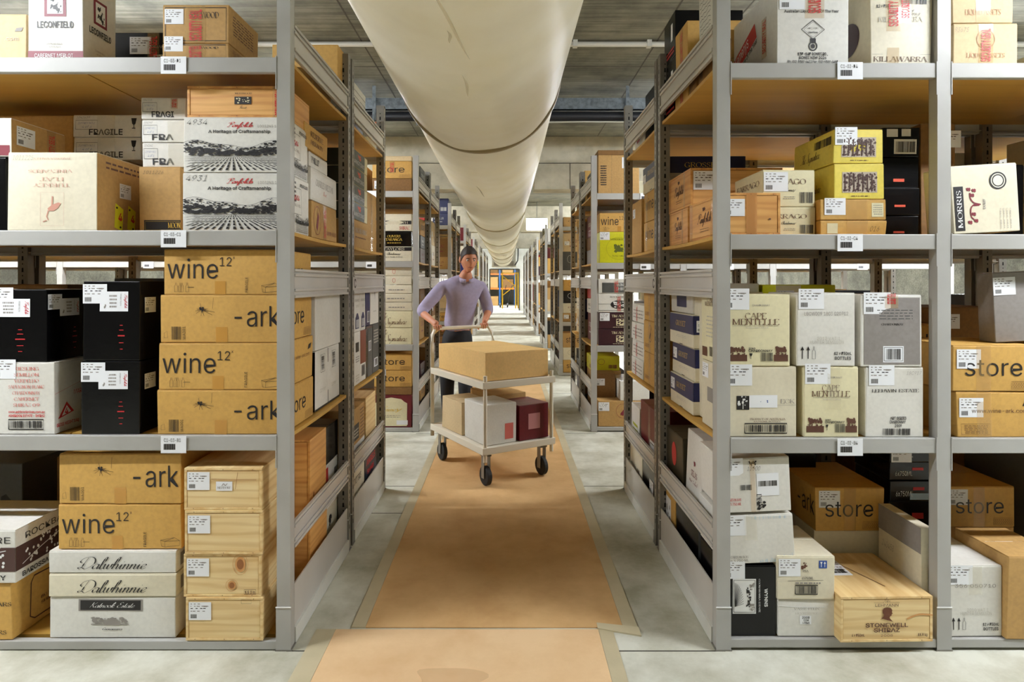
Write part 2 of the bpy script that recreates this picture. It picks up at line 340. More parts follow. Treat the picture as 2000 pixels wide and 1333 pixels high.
# ---------------------------------------------------------------- boxes and what is printed on them
STICKER = None
def sticker_mesh():
    global STICKER
    if STICKER: return STICKER
    b = MB(); q = lambda x0, x1, y0, y1, z, m: b.add([(x0, y0, z), (x1, y0, z), (x1, y1, z), (x0, y1, z)], [(0, 1, 2, 3)], m)
    q(0, .1, 0, .08, 0, M_PAPER)
    rr = random.Random(3)
    for i, y in enumerate((.07, .06, .05, .038)):
        x = .008
        while x < (.05 if i < 1 else .085):
            l = rr.uniform(.004, .014); q(x, x + l, y, y + .0035, .0002, M_FAINT if i != 2 else M_INK); x += l + rr.uniform(.002, .014)
    q(.066, .082, .0585, .064, .0003, M_FAINT)
    for i in range(13): q(.008 + i * .0022, .008 + i * .0022 + (.0014 if i % 3 else .0009), .008, .026, .0002, M_INK)
    STICKER = b.mesh('sticker'); return STICKER

class Box:
    def __init__(s, root, w, d, h, seed, jit, bul): s.root, s.w, s.d, s.h = root, w, d, h; s.bul = bul; rr = random.Random(seed); s.c = {(i, j, k): (rr.uniform(-jit, jit), rr.uniform(-jit, jit), (-rr.uniform(0, jit) if k else 0)) for i in (0, 1) for j in (0, 1) for k in (0, 1)}
    def warp(s, p):
        a = min(max(p[0] / s.w + .5, 0), 1); b = min(max(p[1] / s.d + .5, 0), 1); c = min(max(p[2] / s.h, 0), 1); o = [p[0], p[1], p[2]]
        for (i, j, k), e in s.c.items():
            q = (a if i else 1 - a) * (b if j else 1 - b) * (c if k else 1 - c)
            o[0] += e[0] * q; o[1] += e[1] * q; o[2] += e[2] * q
        B = s.bul; A = 4 * a * (1 - a); Bb = 4 * b * (1 - b); C = 4 * c * (1 - c)
        o[0] += (2 * a - 1) * Bb * C * B; o[1] += (2 * b - 1) * A * C * B
        return tuple(o)
    def face(s, f):
        w, d, h = s.w, s.d, s.h
        return {'F': (w, h, lambda u, v, o: (-w / 2 + u, -d / 2 - o, v)), 'R': (d, h, lambda u, v, o: (w / 2 + o, -d / 2 + u, v)),
                'L': (d, h, lambda u, v, o: (-w / 2 - o, d / 2 - u, v)), 'T': (w, d, lambda u, v, o: (-w / 2 + u, -d / 2 + v, h + o))}[f]
    def sticker(s, u=.05, v=.6, f='F', size=1.0, rot=0):
        W, Hh, fn = s.face(f); x0, y0 = u * W, v * Hh
        o = Vector(s.warp(fn(x0 + .05 * size, y0 + .04 * size, 0))); n = Vector(fn(0, 0, 1)) - Vector(fn(0, 0, 0))
        U = (Vector(fn(1, 0, 0)) - Vector(fn(0, 0, 0))); V = (Vector(fn(0, 1, 0)) - Vector(fn(0, 0, 0)))
        c, q = math.cos(rot), math.sin(rot); U2 = U * c + V * q; V2 = V * c - U * q
        o = o - U2 * .05 * size - V2 * .04 * size + n * .0016
        M = Matrix((( U2.x, V2.x, n.x, o.x), (U2.y, V2.y, n.y, o.y), (U2.z, V2.z, n.z, o.z), (0, 0, 0, 1))) @ Matrix.Scale(size, 4)
        k = link('address_sticker', sticker_mesh(), s.root); k.matrix_local = M; return k
    def tape(s, f='F', u=.5, width=.048, v0=0, v1=1, m=None, horiz=False, top=False):
        P = Print(s, f); ww = width / P.W / 2
        if horiz: P.rect(v0, u - ww, v1, u + ww, m or M_TAPE, 5, sub=5)
        else: P.rect(u - ww, v0, u + ww, v1, m or M_TAPE, 5, sub=5)
        P.done('packing_tape')

class Print:
    """flat print on one face; u, v run 0..1 over the face from its lower left"""
    def __init__(s, box, f='F'): s.b = box; s.W, s.H, s.fn = box.face(f); s.mb = MB(); s.k = 0
    def raw(s, vs, fs, m, layer=1):
        s.k += 1; o = .0009 + layer * .00022 + s.k * .000004
        s.mb.add([s.b.warp_off(s.fn, x, y, o) for x, y in vs], fs, m)
    def rect(s, u0, v0, u1, v1, m, layer=1, sub=1):
        n = sub; vs = []; fs = []
        for i in range(n + 1):
            for j in range(n + 1): vs.append(((u0 + (u1 - u0) * i / n) * s.W, (v0 + (v1 - v0) * j / n) * s.H))
        for i in range(n):
            for j in range(n): a = i * (n + 1) + j; fs.append((a, a + n + 1, a + n + 2, a + 1))
        s.raw(vs, fs, m, layer)
    def poly(s, pts, m, layer=2): s.raw([(u * s.W, v * s.H) for u, v in pts], [tuple(range(len(pts)))], m, layer)
    def line(s, pts, wd, m, layer=2, smooth=False):
        P = [(u * s.W, v * s.H) for u, v in pts]
        if smooth: P = catmull(P, 4)
        v, f = ribbon(P, lambda a, b: wd); s.raw(v, f, m, layer)
    def frame(s, u0, v0, u1, v1, wd, m, layer=2): s.line([(u0, v0), (u1, v0), (u1, v1), (u0, v1), (u0, v0)], wd, m, layer)
    def ell(s, u, v, ru, rv, m, layer=2, ring=0, n=18, a0=0, a1=2 * math.pi):
        pts = [(u + ru * math.cos(a0 + (a1 - a0) * i / n), v + rv * math.sin(a0 + (a1 - a0) * i / n)) for i in range(n + (1 if ring else 0))]
        if ring: s.line(pts, ring, m, layer)
        else: s.poly(pts, m, layer)
    def text(s, t, u, v, h, m, font='sans', fit=None, rot=0, layer=3, al='L', sx=1):
        if not t.strip(): return
        vs, fs = text2d(t, font); hh = h * (s.H if rot % 180 == 0 else s.W)
        if not vs: return
        x0 = min(p[0] for p in vs); x1 = max(p[0] for p in vs); L = x1 - x0
        kx = hh * sx if not fit else fit * (s.W if rot % 180 == 0 else s.H) / L
        off = {'L': 0, 'C': -L * kx / 2, 'R': -L * kx}[al]; c, q = math.cos(math.radians(rot)), math.sin(math.radians(rot))
        out = []
        for p in vs:
            X, Y = (p[0] - x0) * kx + off, p[1] * hh; out.append((u * s.W + X * c - Y * q, v * s.H + X * q + Y * c))
        s.raw(out, fs, m, layer)
    def bars(s, u0, v0, u1, v1, m=None, seed=1, frame=False, vert=False):
        rr = random.Random(seed); t = 0
        while t < 1:
            w_ = rr.choice((.012, .02, .035)); a, b = t, min(t + w_, 1)
            if vert: s.rect(u0, v0 + (v1 - v0) * a, u1, v0 + (v1 - v0) * b, m or M_INK, 3)
            else: s.rect(u0 + (u1 - u0) * a, v0, u0 + (u1 - u0) * b, v1, m or M_INK, 3)
            t += w_ + rr.choice((.012, .02, .03))
        if frame: s.frame(u0 - .02, v0 - .02, u1 + .02, v1 + .02, .004, m or M_INK)
    def lines(s, u0, v0, u1, v1, n, m, seed=1, h=.5):
        rr = random.Random(seed)
        for i in range(n):
            v = v1 - (v1 - v0) * (i + .8) / n; u = u0 + rr.uniform(0, .1) * (u1 - u0)
            while u < u1 - .02 * (u1 - u0):
                l = rr.uniform(.06, .2) * (u1 - u0); s.rect(u, v, min(u + l, u1), v + h * (v1 - v0) / n, m, 2); u += l + .04 * (u1 - u0)
    def blobs(s, u0, v0, u1, v1, n, sz, m, seed=1, asp=1.0):
        rr = random.Random(seed)
        for i in range(n):
            u, v = rr.uniform(u0, u1), rr.uniform(v0, v1); q = sz * rr.uniform(.4, 1.2)
            s.poly([(u + q * math.cos(a + rr.uniform(-.4, .4)) * rr.uniform(.6, 1), v + asp * q * math.sin(a)) for a in (0, 1.2, 2.5, 3.8, 5)], m, 2)
    def done(s, name='print'): return s.mb.build(name, s.b.root)
def _warp_off(self, fn, x, y, o):
    p = Vector(self.warp(fn(x, y, 0))); n = Vector(fn(0, 0, 1)) - Vector(fn(0, 0, 0)); return tuple(p + n * o)
Box.warp_off = _warp_off

def Xw(px, D): return (px - CX) * D / F
def Zw(py, D): return H + (CY - py) * D / F
SEED = [0]; TOP = [0.0]
def carton(x0, x1, y0, d, z0, h, m, label, group=None, rot=0, roll=0, n=3, flap=True, jit=.0025, bul=.0015, name='carton', cat='box'):
    SEED[0] += 1
    w_ = x1 - x0; hh = h - (.0035 if flap else 0); g = .0012
    o = bpy.data.objects.new(name, None); bx = Box(o, w_ - 2 * g, d - 2 * g, hh, SEED[0], jit, bul)
    vs, fs = rbox(bx.w, bx.d, hh, .003, n); b = MB(); b.add([bx.warp(v) for v in vs], fs, m)
    o = bpy.data.objects.new(name, b.mesh(name)); bx.root = o; COL.objects.link(o)
    o.location = ((x0 + x1) / 2, y0 + d / 2, z0); o.rotation_euler = (0, math.radians(roll), math.radians(rot))
    o['label'] = label; o['category'] = cat
    if group: o['group'] = group
    if flap:
        for s in (-1, 1):
            q = MB(); v, f = rbox(bx.w - .002, bx.d / 2 - .0035, .003, .0012, n)
            q.add([Vector(bx.warp((p[0], p[1] + s * bx.d / 4, hh))) + Vector((0, 0, p[2])) for p in v], f, m); q.build('top_flap', o)
    bx.top = z0 + h; TOP[0] = z0 + h + .0008
    return bx
def pc(pl, pr, pt, D, d, z0, m, label, group=None, x0=None, x1=None, cls=None, **kw):
    """carton from the pixel edges of its front face at distance D; z0 None = on the previous one"""
    a = Xw(pl, D) if x0 is None else x0; b = Xw(pr, D) if x1 is None else x1
    z = TOP[0] if z0 is None else z0
    return (cls or carton)(a, b, D, d, z, Zw(pt, D) - z, m, label, group, **kw)
def crate(x0, x1, y0, d, z0, h, m, label, group=None, rot=0, roll=0, pal=None, **kw):
    """wooden wine crate: end panels between the side planks, lid and base boards"""
    px, py = (M_ORANGEX, M_ORANGEY) if pal else (M_PINEX, M_PINEY)
    w_ = x1 - x0 - .003; d = d - .003; r = bpy.data.objects.new('wooden_wine_crate', None); COL.objects.link(r)
    r.location = ((x0 + x1) / 2, y0 + d / 2, z0); r.rotation_euler = (0, math.radians(roll), math.radians(rot)); r['label'] = label; r['category'] = 'crate'
    if group: r['group'] = group
    SEED[0] += 1; t = .011
    for s in (-1, 1):
        b = MB(); b.box(s * (w_ / 2 - t / 2) - t / 2, s * (w_ / 2 - t / 2) + t / 2, -d / 2, d / 2, t, h - t, py, .0012); b.build('side_plank', r)
        b = MB(); b.box(-w_ / 2 + t + .001, w_ / 2 - t - .001, s * (d / 2 - .008) - .006, s * (d / 2 - .008) + .006, t, h - t - .001, px, .0012); b.build('end_panel', r)
    b = MB(); b.box(-w_ / 2, w_ / 2, -d / 2, d / 2, h - t + .0006, h, py, .0012); b.build('lid', r)
    b = MB(); b.box(-w_ / 2, w_ / 2, -d / 2, d / 2, 0, t - .0006, py, .0012); b.build('base_board', r)
    b = MB()
    for s in (-1, 1):
        for k in (.12, .5, .88): b.tube([(-w_ / 2 + k * w_, -d / 2 - .0008, h - .006 if s > 0 else .006), (-w_ / 2 + k * w_, -d / 2 + .002, h - .006 if s > 0 else .006)], .0016, M_BROWNINK, 6)
    b.build('nail', r, kind='stuff')
    bx = Box(r, w_ , d - .002, h, 1, 0, 0); bx.top = z0 + h; TOP[0] = z0 + h + .0008; return bx
# ---------------------------------------------------------------- the room
ZC = 3.68; YE = 33.0; XS = 9.0
def struct(name, mb, **kw): return mb.build(name, kind='structure', **kw)
b = MB(); b.box(-XS, XS, -4.2, 46, -.2, 0, M_CONCRETE); struct('floor', b)
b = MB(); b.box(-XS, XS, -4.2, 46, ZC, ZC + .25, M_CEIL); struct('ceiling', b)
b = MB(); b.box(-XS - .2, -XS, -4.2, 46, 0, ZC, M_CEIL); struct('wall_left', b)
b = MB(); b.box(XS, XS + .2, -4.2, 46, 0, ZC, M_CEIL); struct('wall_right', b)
b = MB(); b.box(-XS, XS, -4.4, -4.2, 0, ZC, M_CEIL); struct('wall_back', b)
b = MB(); b.box(-XS, XS, 46, 46.2, 0, ZC, M_WALL); struct('wall_end', b)
b = MB(); b.box(-XS, -.84, YE, YE + .25, 0, ZC, M_WALL); b.box(.70, XS, YE, YE + .25, 0, ZC, M_WALL); b.box(-.84, .70, YE, YE + .25, 2.2, ZC, M_WALL)
struct('wall_far', b)
b = MB(); b.box(-.90, -.84, YE - .03, YE + .28, 0, 2.24, M_DARK); b.box(.70, .76, YE - .03, YE + .28, 0, 2.24, M_DARK); b.box(-.84, .70, YE - .03, YE + .28, 2.2, 2.26, M_DARK)
struct('door_frame', b)
def notched_beam(n, y0, y1, zb, halfw=.58, zt=ZC):                       # downstand beam, cut around the duct
    b = MB(); b.box(-XS, -.157 - halfw, y0, y1, zb, zt, M_BEAMC); b.box(-.157 + halfw, XS, y0, y1, zb, zt, M_BEAMC)
    b.box(-.157 - halfw, -.157 + halfw, y0, y1, 3.40, zt, M_BEAMC)
    o = struct('ceiling_beam', b)
notched_beam(0, 9.05, 9.45, 2.90); notched_beam(1, 17.3, 17.7, 2.95); notched_beam(2, 25.4, 25.8, 2.95)
b = MB()
for z in (3.28,): b.box(-XS, -.74, 9.044, 9.05, z, z + .010, M_DARK); b.box(.43, XS, 9.044, 9.05, z, z + .010, M_DARK)
for x in (-5.2, -2.4, .95, 3.7, 6.4): b.box(x, x + .009, 9.044, 9.05, 2.9, 3.28, M_DARK)
struct('beam_joint', b)
b = MB()
for x in (-1.3, 1.35, 1.9, 2.3): b.box(x, x + .012, 1.0, 9.0, ZC - .002, ZC, M_DARK)
for y in (3.2, 6.1): b.box(-XS, XS, y, y + .012, ZC - .002, ZC, M_DARK)
struct('ceiling_joint', b)
b = MB()
for y, xa, xb in ((2.497, -.9, -.8), (2.497, .463, .9), (3.99, -.88, -.676), (4.52, -.9, -.676), (4.52, .577, .9), (6.1, -.9, -.6), (6.1, .6, .9), (8.3, .6, .95), (8.3, -.95, -.6)):
    b.box(xa, xb, y, y + .006, 0, .0012, M_DARK)
struct('floor_joint', b)

# floor mats with taped borders
def matstrip(name, xa, xb, ya, yb, t, ta, tb, label, m=None):
    b = MB(); b.box(xa, xb, ya, yb, .0005, t, m or M_MAT); o = b.build(name, label=label, category='mat')
    b = MB(); b.box(xa - ta, xa - .0008, ya, yb, .0005, t + .0008, M_MATTAPE); b.build('border_tape', o)
    b = MB(); b.box(xb + .0008, xb + tb, ya, yb, .0005, t + .0008, M_MATTAPE); b.build('border_tape', o)
matstrip('floor_mat', -.74, .402, -3.0, 2.655, .002, .085, .062, 'short tan floor mat at the mouth of the aisle, in front of the racks')
matstrip('floor_mat', -.614, .512, 2.665, 9.3, .0055, .062, .064, 'long tan floor runner going down the middle of the aisle', M_RUNNER)
b = MB(); b.add([(.40, 2.655, .007), (.578, 2.60, .007), (.578, 2.655, .012), (.40, 2.69, .012), (.40, 2.655, .0006), (.578, 2.60, .0006)], [(0, 1, 2, 3), (4, 5, 1, 0)], M_MATTAPE)
b.build('curled_tape', label='peeling brown tape corner curling up at the end of the long runner', category='tape')

# scuffed stain on the near mat
b = MB(); P_ = [(-.22 + .13 * math.cos(a) * (1 + .22 * math.sin(3 * a + 1)), 2.33 + .07 * math.sin(a) * (1 + .2 * math.cos(2 * a)), .0024) for a in [2 * math.pi * k / 26 for k in range(26)]]
b.add(P_, [tuple(range(26))], mat('mat_stain', (182, 140, 94), .7, alpha=.14))
o = b.build('stain', bpy.data.objects['floor_mat'])
# duct
DR, DX, DZ = .49, -.157, 2.805
def duct():
    r = bpy.data.objects.new('air_duct', None); COL.objects.link(r); r.location = (DX, 0, DZ)
    r['label'] = 'big round cream air duct hanging over the aisle'; r['category'] = 'duct'
    ys = [-3.0, 3.74, 9.6, 13.4, 17.0, 21.5, 26, 30.6]; rr = random.Random(4)
    for i in range(len(ys) - 1):
        a, c = ys[i], ys[i + 1]; rad = DR - (.006 if i else 0); N_ = 96; K = 14; vs = []; fs = []
        for k in range(K + 1):
            t = k / K; y = a + (c - a) * t
            for j in range(N_):
                an = 2 * math.pi * j / N_; q = rad + .010 * math.sin(math.pi * t) * (1 + .3 * math.sin(3 * an + i)) + (.006 * math.sin(an * 7 + y * 2.3) * max(0, -math.sin(an)) * (t ** 3))
                vs.append((q * math.cos(an), y, q * math.sin(an)))
        for k in range(K):
            for j in range(N_): fs.append((k * N_ + j, (k + 1) * N_ + j, (k + 1) * N_ + (j + 1) % N_, k * N_ + (j + 1) % N_))
        b = MB(); b.add(vs, fs, M_DUCT); b.build('duct_section', r, smooth=True)
        if i:
            b = MB(); vs = []; fs = []; prof = [(-.035, rad - .002), (-.028, rad + .014), (.010, rad + .016), (.016, rad - .002)]
            for yy, q in prof:
                for j in range(N_): an = 2 * math.pi * j / N_; vs.append((q * math.cos(an), a + yy, q * math.sin(an)))
            for k in range(3):
                for j in range(N_): fs.append((k * N_ + j, (k + 1) * N_ + j, (k + 1) * N_ + (j + 1) % N_, k * N_ + (j + 1) % N_))
            b.add(vs, fs, mat('duct_band', (158, 146, 112), .5)); b.build('seam_band', r, smooth=True)
    cr = mat('duct_crease', (196, 182, 140), .5, alpha=.4)
    for (y0, a0, y1, a1) in ((1.55, -97, 2.15, -86), (1.9, -93, 2.0, -92.5), (2.3, -91, 2.6, -89.5), (1.25, -80, 1.7, -78.5), (5.0, -100, 5.6, -94)):
        b = MB(); vs = []; n = 8
        for k in range(n + 1):
            t = k / n; y = y0 + (y1 - y0) * t; a = math.radians(a0 + (a1 - a0) * t + .6 * math.sin(5 * t)); wd_ = .010 * math.sin(math.pi * t) + .001; q = DR + .016
            for s_ in (-1, 1): aa = a + s_ * wd_ / DR * .5; vs.append((q * math.cos(aa), y, q * math.sin(aa)))
        b.add(vs, [(2 * k, 2 * k + 1, 2 * k + 3, 2 * k + 2) for k in range(n)], cr); b.build('crease', r)
    for y in (1.2, 4.6, 8.2, 12, 16, 20, 24, 28):
        b = MB(); b.tube([(0, y, DR), (0, y, ZC - DZ)], .006, M_ZINC, 6); b.build('hanger_rod', r)
    b = MB(); n = 40; b.add([(DR * .985 * math.cos(2 * math.pi * k / n), 30.6, DR * .985 * math.sin(2 * math.pi * k / n)) for k in range(n)], [tuple(range(n))], M_DUCT); b.build('end_cap', r)
duct()
# services under the soffit
def service(name, mb, label, cat): return mb.build(name, label=label, category=cat)
b = MB(); b.tube([(-XS + .01, 5.45, ZC - .034), (XS - .01, 5.45, ZC - .034)], .022, M_CONDUIT, 10); o = service('conduit', b, 'thin white conduit fixed straight across the concrete soffit', 'pipe')
for x in (-1.15, .62, 1.28):
    q = MB(); q.box(x - .02, x + .02, 5.42, 5.48, ZC - .06, ZC - .002, M_CONDUIT); q.build('saddle_clip', o)
b = MB(); b.box(-XS, XS, 6.75, 6.77, 3.43, 3.56, M_ZINC); b.box(-XS, XS, 7.05, 7.07, 3.43, 3.56, M_ZINC); b.box(-XS, XS, 6.75, 7.07, 3.43, 3.437, M_ZINC)
o = service('cable_tray', b, 'galvanised cable tray hung across the aisle under the soffit', 'cable tray')
for x in (-1.45, -.98, 1.34, 2.4):
    q = MB(); q.box(x - .018, x + .018, 6.70, 6.712, 3.30, ZC, M_ZINC); q.tube([(x, 6.70, 3.24), (x, 6.70, 3.40)], .006, M_ZINC, 6); q.build('hanger_strap', o)
b = MB(); b.tube([(.44, 6.82, 3.372), (XS, 6.82, 3.372)], .052, M_PIPE, 14); service('black_pipe', b, 'black lagged pipe under the cable tray, over the right racks', 'pipe')
b = MB(); b.tube([(-XS, 6.82, 3.372), (-.76, 6.82, 3.372)], .052, M_PIPE, 14); service('black_pipe', b, 'black lagged pipe under the cable tray, over the left racks', 'pipe')
b = MB(); b.tube([(-XS + k * .42, 6.80, 3.303 + .006 * math.sin(k * 1.7)) for k in range(19)], .008, M_CABLE, 6); service('orange_cable', b, 'orange cable sagging below the left black pipe', 'cable')
b = MB(); b.tube([(.45 + k * .42, 6.80, 3.303 + .006 * math.sin(k * 1.3)) for k in range(20)], .008, M_CONDUIT, 6); service('white_cable', b, 'pale cable sagging below the right black pipe', 'cable')
b = MB(); b.tube([(.62, 30.75, ZC - .01), (.62, 30.75, 2.95), (.60, 30.75, 2.62), (.5, 30.8, 2.45), (.46, 30.94, 2.40)], .03, M_PIPE, 8); service('drain_pipe', b, 'thin dark pipe bending down beside the far end of the duct', 'pipe')
b = MB(); b.box(-.72, .52, 30.95, 32.2, 2.30, 3.42, M_CONDUIT, .02); o = service('air_handling_unit', b, 'pale boxy unit hung at the far end of the duct', 'unit')
for x in (-.6, .4): q = MB(); q.tube([(x, 31.5, 3.41), (x, 31.5, ZC)], .01, M_ZINC, 6); q.build('hanger_rod', o)
q = MB(); q.box(-.6, .4, 30.93, 30.95, 2.36, 2.60, M_FAINT); q.build('grille', o)

# hanging tube lamps above the cross aisles
def lamp(x, y, z, L, label=None, wide=.12):
    b = MB(); b.box(-L / 2, L / 2, -wide / 2, wide / 2, -.01, .07, M_CONDUIT, .01)
    o = b.build('ceiling_lamp', None, (x, y, z), label=label, category='lamp', group='tube lamps over the cross aisles')
    q = MB(); q.tube([(-L / 2 + .02, 0, -.058), (L / 2 - .02, 0, -.058)], .042, M_TUBE, 10); q.build('tube', o)
    q = MB()
    for s in (-1, 1): q.tube([(s * L * .35, 0, .07), (s * L * .35, 0, ZC - z)], .005, M_ZINC, 6)
    q.build('hanger_rod', o)
ordn = ['first', 'second', 'third', 'fourth', 'fifth', 'sixth', 'seventh', 'eighth', 'ninth', 'tenth', 'eleventh', 'twelfth', 'thirteenth', 'fourteenth', 'fifteenth', 'sixteenth']
for L in LAMPS:
    i = AISLES.index(L[1]); sd = 'left' if L[0] < 0 else 'right'; k = int((abs(L[0]) - 3.05) / 1.75 + .5)
    lamp(L[0], L[1], L[2], L[3], '%s tube lamp over the %s cross aisle, %s of the duct' % (['inner', 'middle', 'outer'][k] if i < 3 else 'long', ordn[i], sd))
b = MB(); b.box(-.28, .28, -.13, .13, -.16, .14, M_LIGHT, .03); o = b.build('hanging_lamp', None, (.83, 16.35, 3.08), label='glowing box lamp hanging beside the right racks far down the aisle', category='lamp')
q = MB(); q.box(-.29, .29, -.14, .14, .141, .17, M_CONDUIT); q.tube([(0, 0, .17), (0, 0, ZC - 3.08)], .006, M_ZINC, 6); q.build('lamp_cap', o)

# ---------------------------------------------------------------- racks
LV = {-1: [.042, .884, 1.728, 2.440], 1: [.050, .873, 1.712, 2.417]}
XO = {-1: -.885, 1: .866}
TAGS = {(-1, 0): ['', 'C1-03-B1', 'C1-03-C1', 'C1-03-D1'], (1, 0): ['', 'C1-02-B4', 'C1-02-C4', 'C1-02-D4']}
SHARED = {}
def slots_mesh(z0, z1, face):
    k = (z0, z1, face)
    if k in SHARED: return SHARED[k]
    b = MB(); z = z0 + .02; i = 0
    while z < z1 - .03:
        w_, h_ = (.0055, .024) if i % 2 == 0 else (.003, .008)
        if face == 'F': b.add([(-w_, 0, z), (w_, 0, z), (w_ * .8, 0, z + h_), (-w_ * .8, 0, z + h_)], [(0, 1, 2, 3)], M_SLOT)
        else: b.add([(0, -w_, z), (0, w_, z), (0, w_ * .8, z + h_), (0, -w_ * .8, z + h_)], [(0, 1, 2, 3)], M_SLOT)
        z += .042 if i % 2 == 0 else .024; i += 1
    SHARED[k] = b.mesh('slot_row'); return SHARED[k]
def shared(k, fn):
    if k not in SHARED: SHARED[k] = fn()
    return SHARED[k]
def rack(side, y0, y1, widths, label, front=True, detail=2, tags=None, sub=2):
    """one run of shelving: side -1 left, +1 right; first upright at the aisle, bays run outwards"""
    s = side; xo = XO[s]; lv = LV[s]; ZT = 2.80; PW, PD = .055, .052
    r = bpy.data.objects.new('storage_rack', None); COL.objects.link(r); r.location = (xo, y0, 0)
    r['label'] = label; r['category'] = 'rack'; D = y1 - y0
    xs = [0.0]
    for w_ in widths: xs.append(xs[-1] + s * w_)
    for bi, x in enumerate(xs):
        for e in (0, 1):
            yy = 0 if e == 0 else D - PD
            plain = front and e == 0; mt = M_STEEL if plain else M_GALV
            def mk():
                b = MB(); t = .004; zt = ZT + (.35 if plain else 0) if detail > 1 and plain and y0 < 3 else ZT
                b.box(0, s * PW, 0, t, 0, zt, mt) if s > 0 else b.box(-PW, 0, 0, t, 0, zt, mt)
                for a in (0, PW - t):
                    xa = s * a; xb = s * (a + t); b.box(min(xa, xb), max(xa, xb), t, PD, 0, zt, mt)
                for a in (0, PW - .014):
                    xa = s * a; xb = s * (a + .014); b.box(min(xa, xb), max(xa, xb), PD - t, PD, 0, zt, mt)
                return b.mesh('upright')
            u = link('upright', shared(('up', s, plain, y0 < 3), mk), r, (x, yy, 0))
            def fp():
                b = MB(); xa, xb = sorted((-s * .006, s * (PW + .006))); b.box(xa, xb, -.003, PD + .003, .001, .006, M_GALV); b.box(xa + .003, xb - .003, -.0015, -.0003, .006, .178, mt)
                b.box(xa + .002, xb - .002, -.004, -.0003, .178, .182, M_WHITEINK); return b.mesh('foot_sleeve')
            if bi <= len(xs): link('foot_sleeve', shared(('fs', s, plain), fp), u)
            if not plain and (bi == 0 or detail > 1):
                a = link('slot_row', slots_mesh(.1, 2.78, 'F'), u, (s * PW * .5, -.0006, 0)); a['kind'] = 'stuff'
                if bi == 0: a = link('slot_row', slots_mesh(.1, 2.78, 'S'), u, (-s * .0006, PD * .5, 0)); a['kind'] = 'stuff'
    for bi, w_ in enumerate(widths):
        xa = xs[bi] + s * PW if bi == 0 else xs[bi] + s * PW; xb = xs[bi + 1]
        x0, x1 = min(xa, xb), max(xa, xb)
        for li, z in enumerate(lv):
            def bm():
                b = MB(); h = .062; L = x1 - x0
                b.box(0, L, .002, .030, -h, 0, M_STEEL, .003); b.box(0, L, .030, .046, -h + .012, -h + .018, M_STEEL)
                b.box(.001, .005, -.0025, .0015, -h - .07, .004, M_STEEL); b.box(L - .005, L - .001, -.0025, .0015, -h - .07, .004, M_STEEL); return b.mesh('beam')
            zz = z if li else z - .002
            if li == 0:
                def bm0():
                    b = MB(); L = x1 - x0; b.box(0, L, .002, .03, -.036, 0, M_STEEL, .003); return b.mesh('beam')
                link('beam', shared(('b0', round(x1 - x0, 3)), bm0), r, (x0, 0, zz)); link('beam', shared(('b0', round(x1 - x0, 3)), bm0), r, (x1, D, zz), (0, 0, math.pi))
            else:
                link('beam', shared(('b', round(x1 - x0, 3)), bm), r, (x0, 0, zz)); link('beam', shared(('b', round(x1 - x0, 3)), bm), r, (x1, D, zz), (0, 0, math.pi))
            # shelf boards, resting on the beam flanges
            parts = [(0, 1)] if s < 0 else [(0, 1)]
            for (f0, f1) in (parts if w_ < 1.3 else [(0, .495), (.5, 1)]):
                def bd():
                    xa_, xb_ = x0, x1
                    in_ = (s * .011 if bi == 0 else xs[bi] + s * (PW - .0005)); out_ = xs[bi + 1] + s * (PW - .0012 if bi < len(widths) - 1 else 0)
                    xa_, xb_ = min(in_, out_), max(in_, out_)
                    b = MB(); X0, X1 = xa_ + (xb_ - xa_) * f0, xa_ + (xb_ - xa_) * f1; n = 8; vs = []; fs = []; t = .016
                    A, B = .053, D - .053
                    for k in range(n + 1):
                        q = k / n; sg = -.006 * math.sin(math.pi * q) * (1 if bi == 0 and li else 0)
                        y = A + (B - A) * q
                        g_ = lambda f: 1 - .85 * (f if s > 0 else 1 - f); e0 = g_(f0); e1 = g_(f1)
                        vs += [(X0, y, sg * e0 - t), (X1, y, sg * e1 - t), (X1, y, sg * e1), (X0, y, sg * e0)]
                    for k in range(n):
                        for j in range(4): fs.append((4 * k + j, 4 * k + (j + 1) % 4, 4 * k + 4 + (j + 1) % 4, 4 * k + 4 + j))
                    fs += [(0, 3, 2, 1), (4 * n, 4 * n + 1, 4 * n + 2, 4 * n + 3)]
                    b.add(vs, fs, M_BOARD)
                    if 0: b.add([(X1 - .003, A, -t - .0004), (X1 + .0006, A, -t - .0004), (X1 + .0006, B, -t - .0004), (X1 - .003, B, -t - .0004)], [(0, 1, 2, 3)], M_DARK)
                    return b.mesh('shelf_board')
                link('shelf_board', bd(), r, (0, 0, zz - .0005))
            # location tag under the front beam
            if front and li and (bi == 0 or detail > 1) and tags is not False:
                tx = (xo + xs[bi]) * 0; mid = (-.477 if s < 0 else .545) if bi == 0 else (xa + xb) / 2
                if bi == 0 and w_ < 1.3 and s < 0: mid = (xa + xb) / 2
                def tg():
                    b = MB(); b.box(-.052, .052, 0, .0006, -.072, -.0015, M_PAPER)
                    for k in range(15): b.box(-.04 + k * .0032, -.038 + k * .0032 + (.0006 if k % 3 else .0), -.0004, 0, -.058, -.034, M_INK)
                    return b.mesh('shelf_tag')
                t = link('shelf_tag', shared('tag', tg), r, (mid, -.0035, zz + .002))
                if detail > 1:
                    code = (TAGS.get((s, 0))[li] if y0 < 3 and bi == 0 else '')
                    if code:
                        vs, fs = text2d(code); L = max(v[0] for v in vs); k = .07 / L
                        b = MB(); b.add([(v[0] * k - .04, -.0007, v[1] * .0145 - .026) for v in vs], fs, M_INK); b.build('print', t)
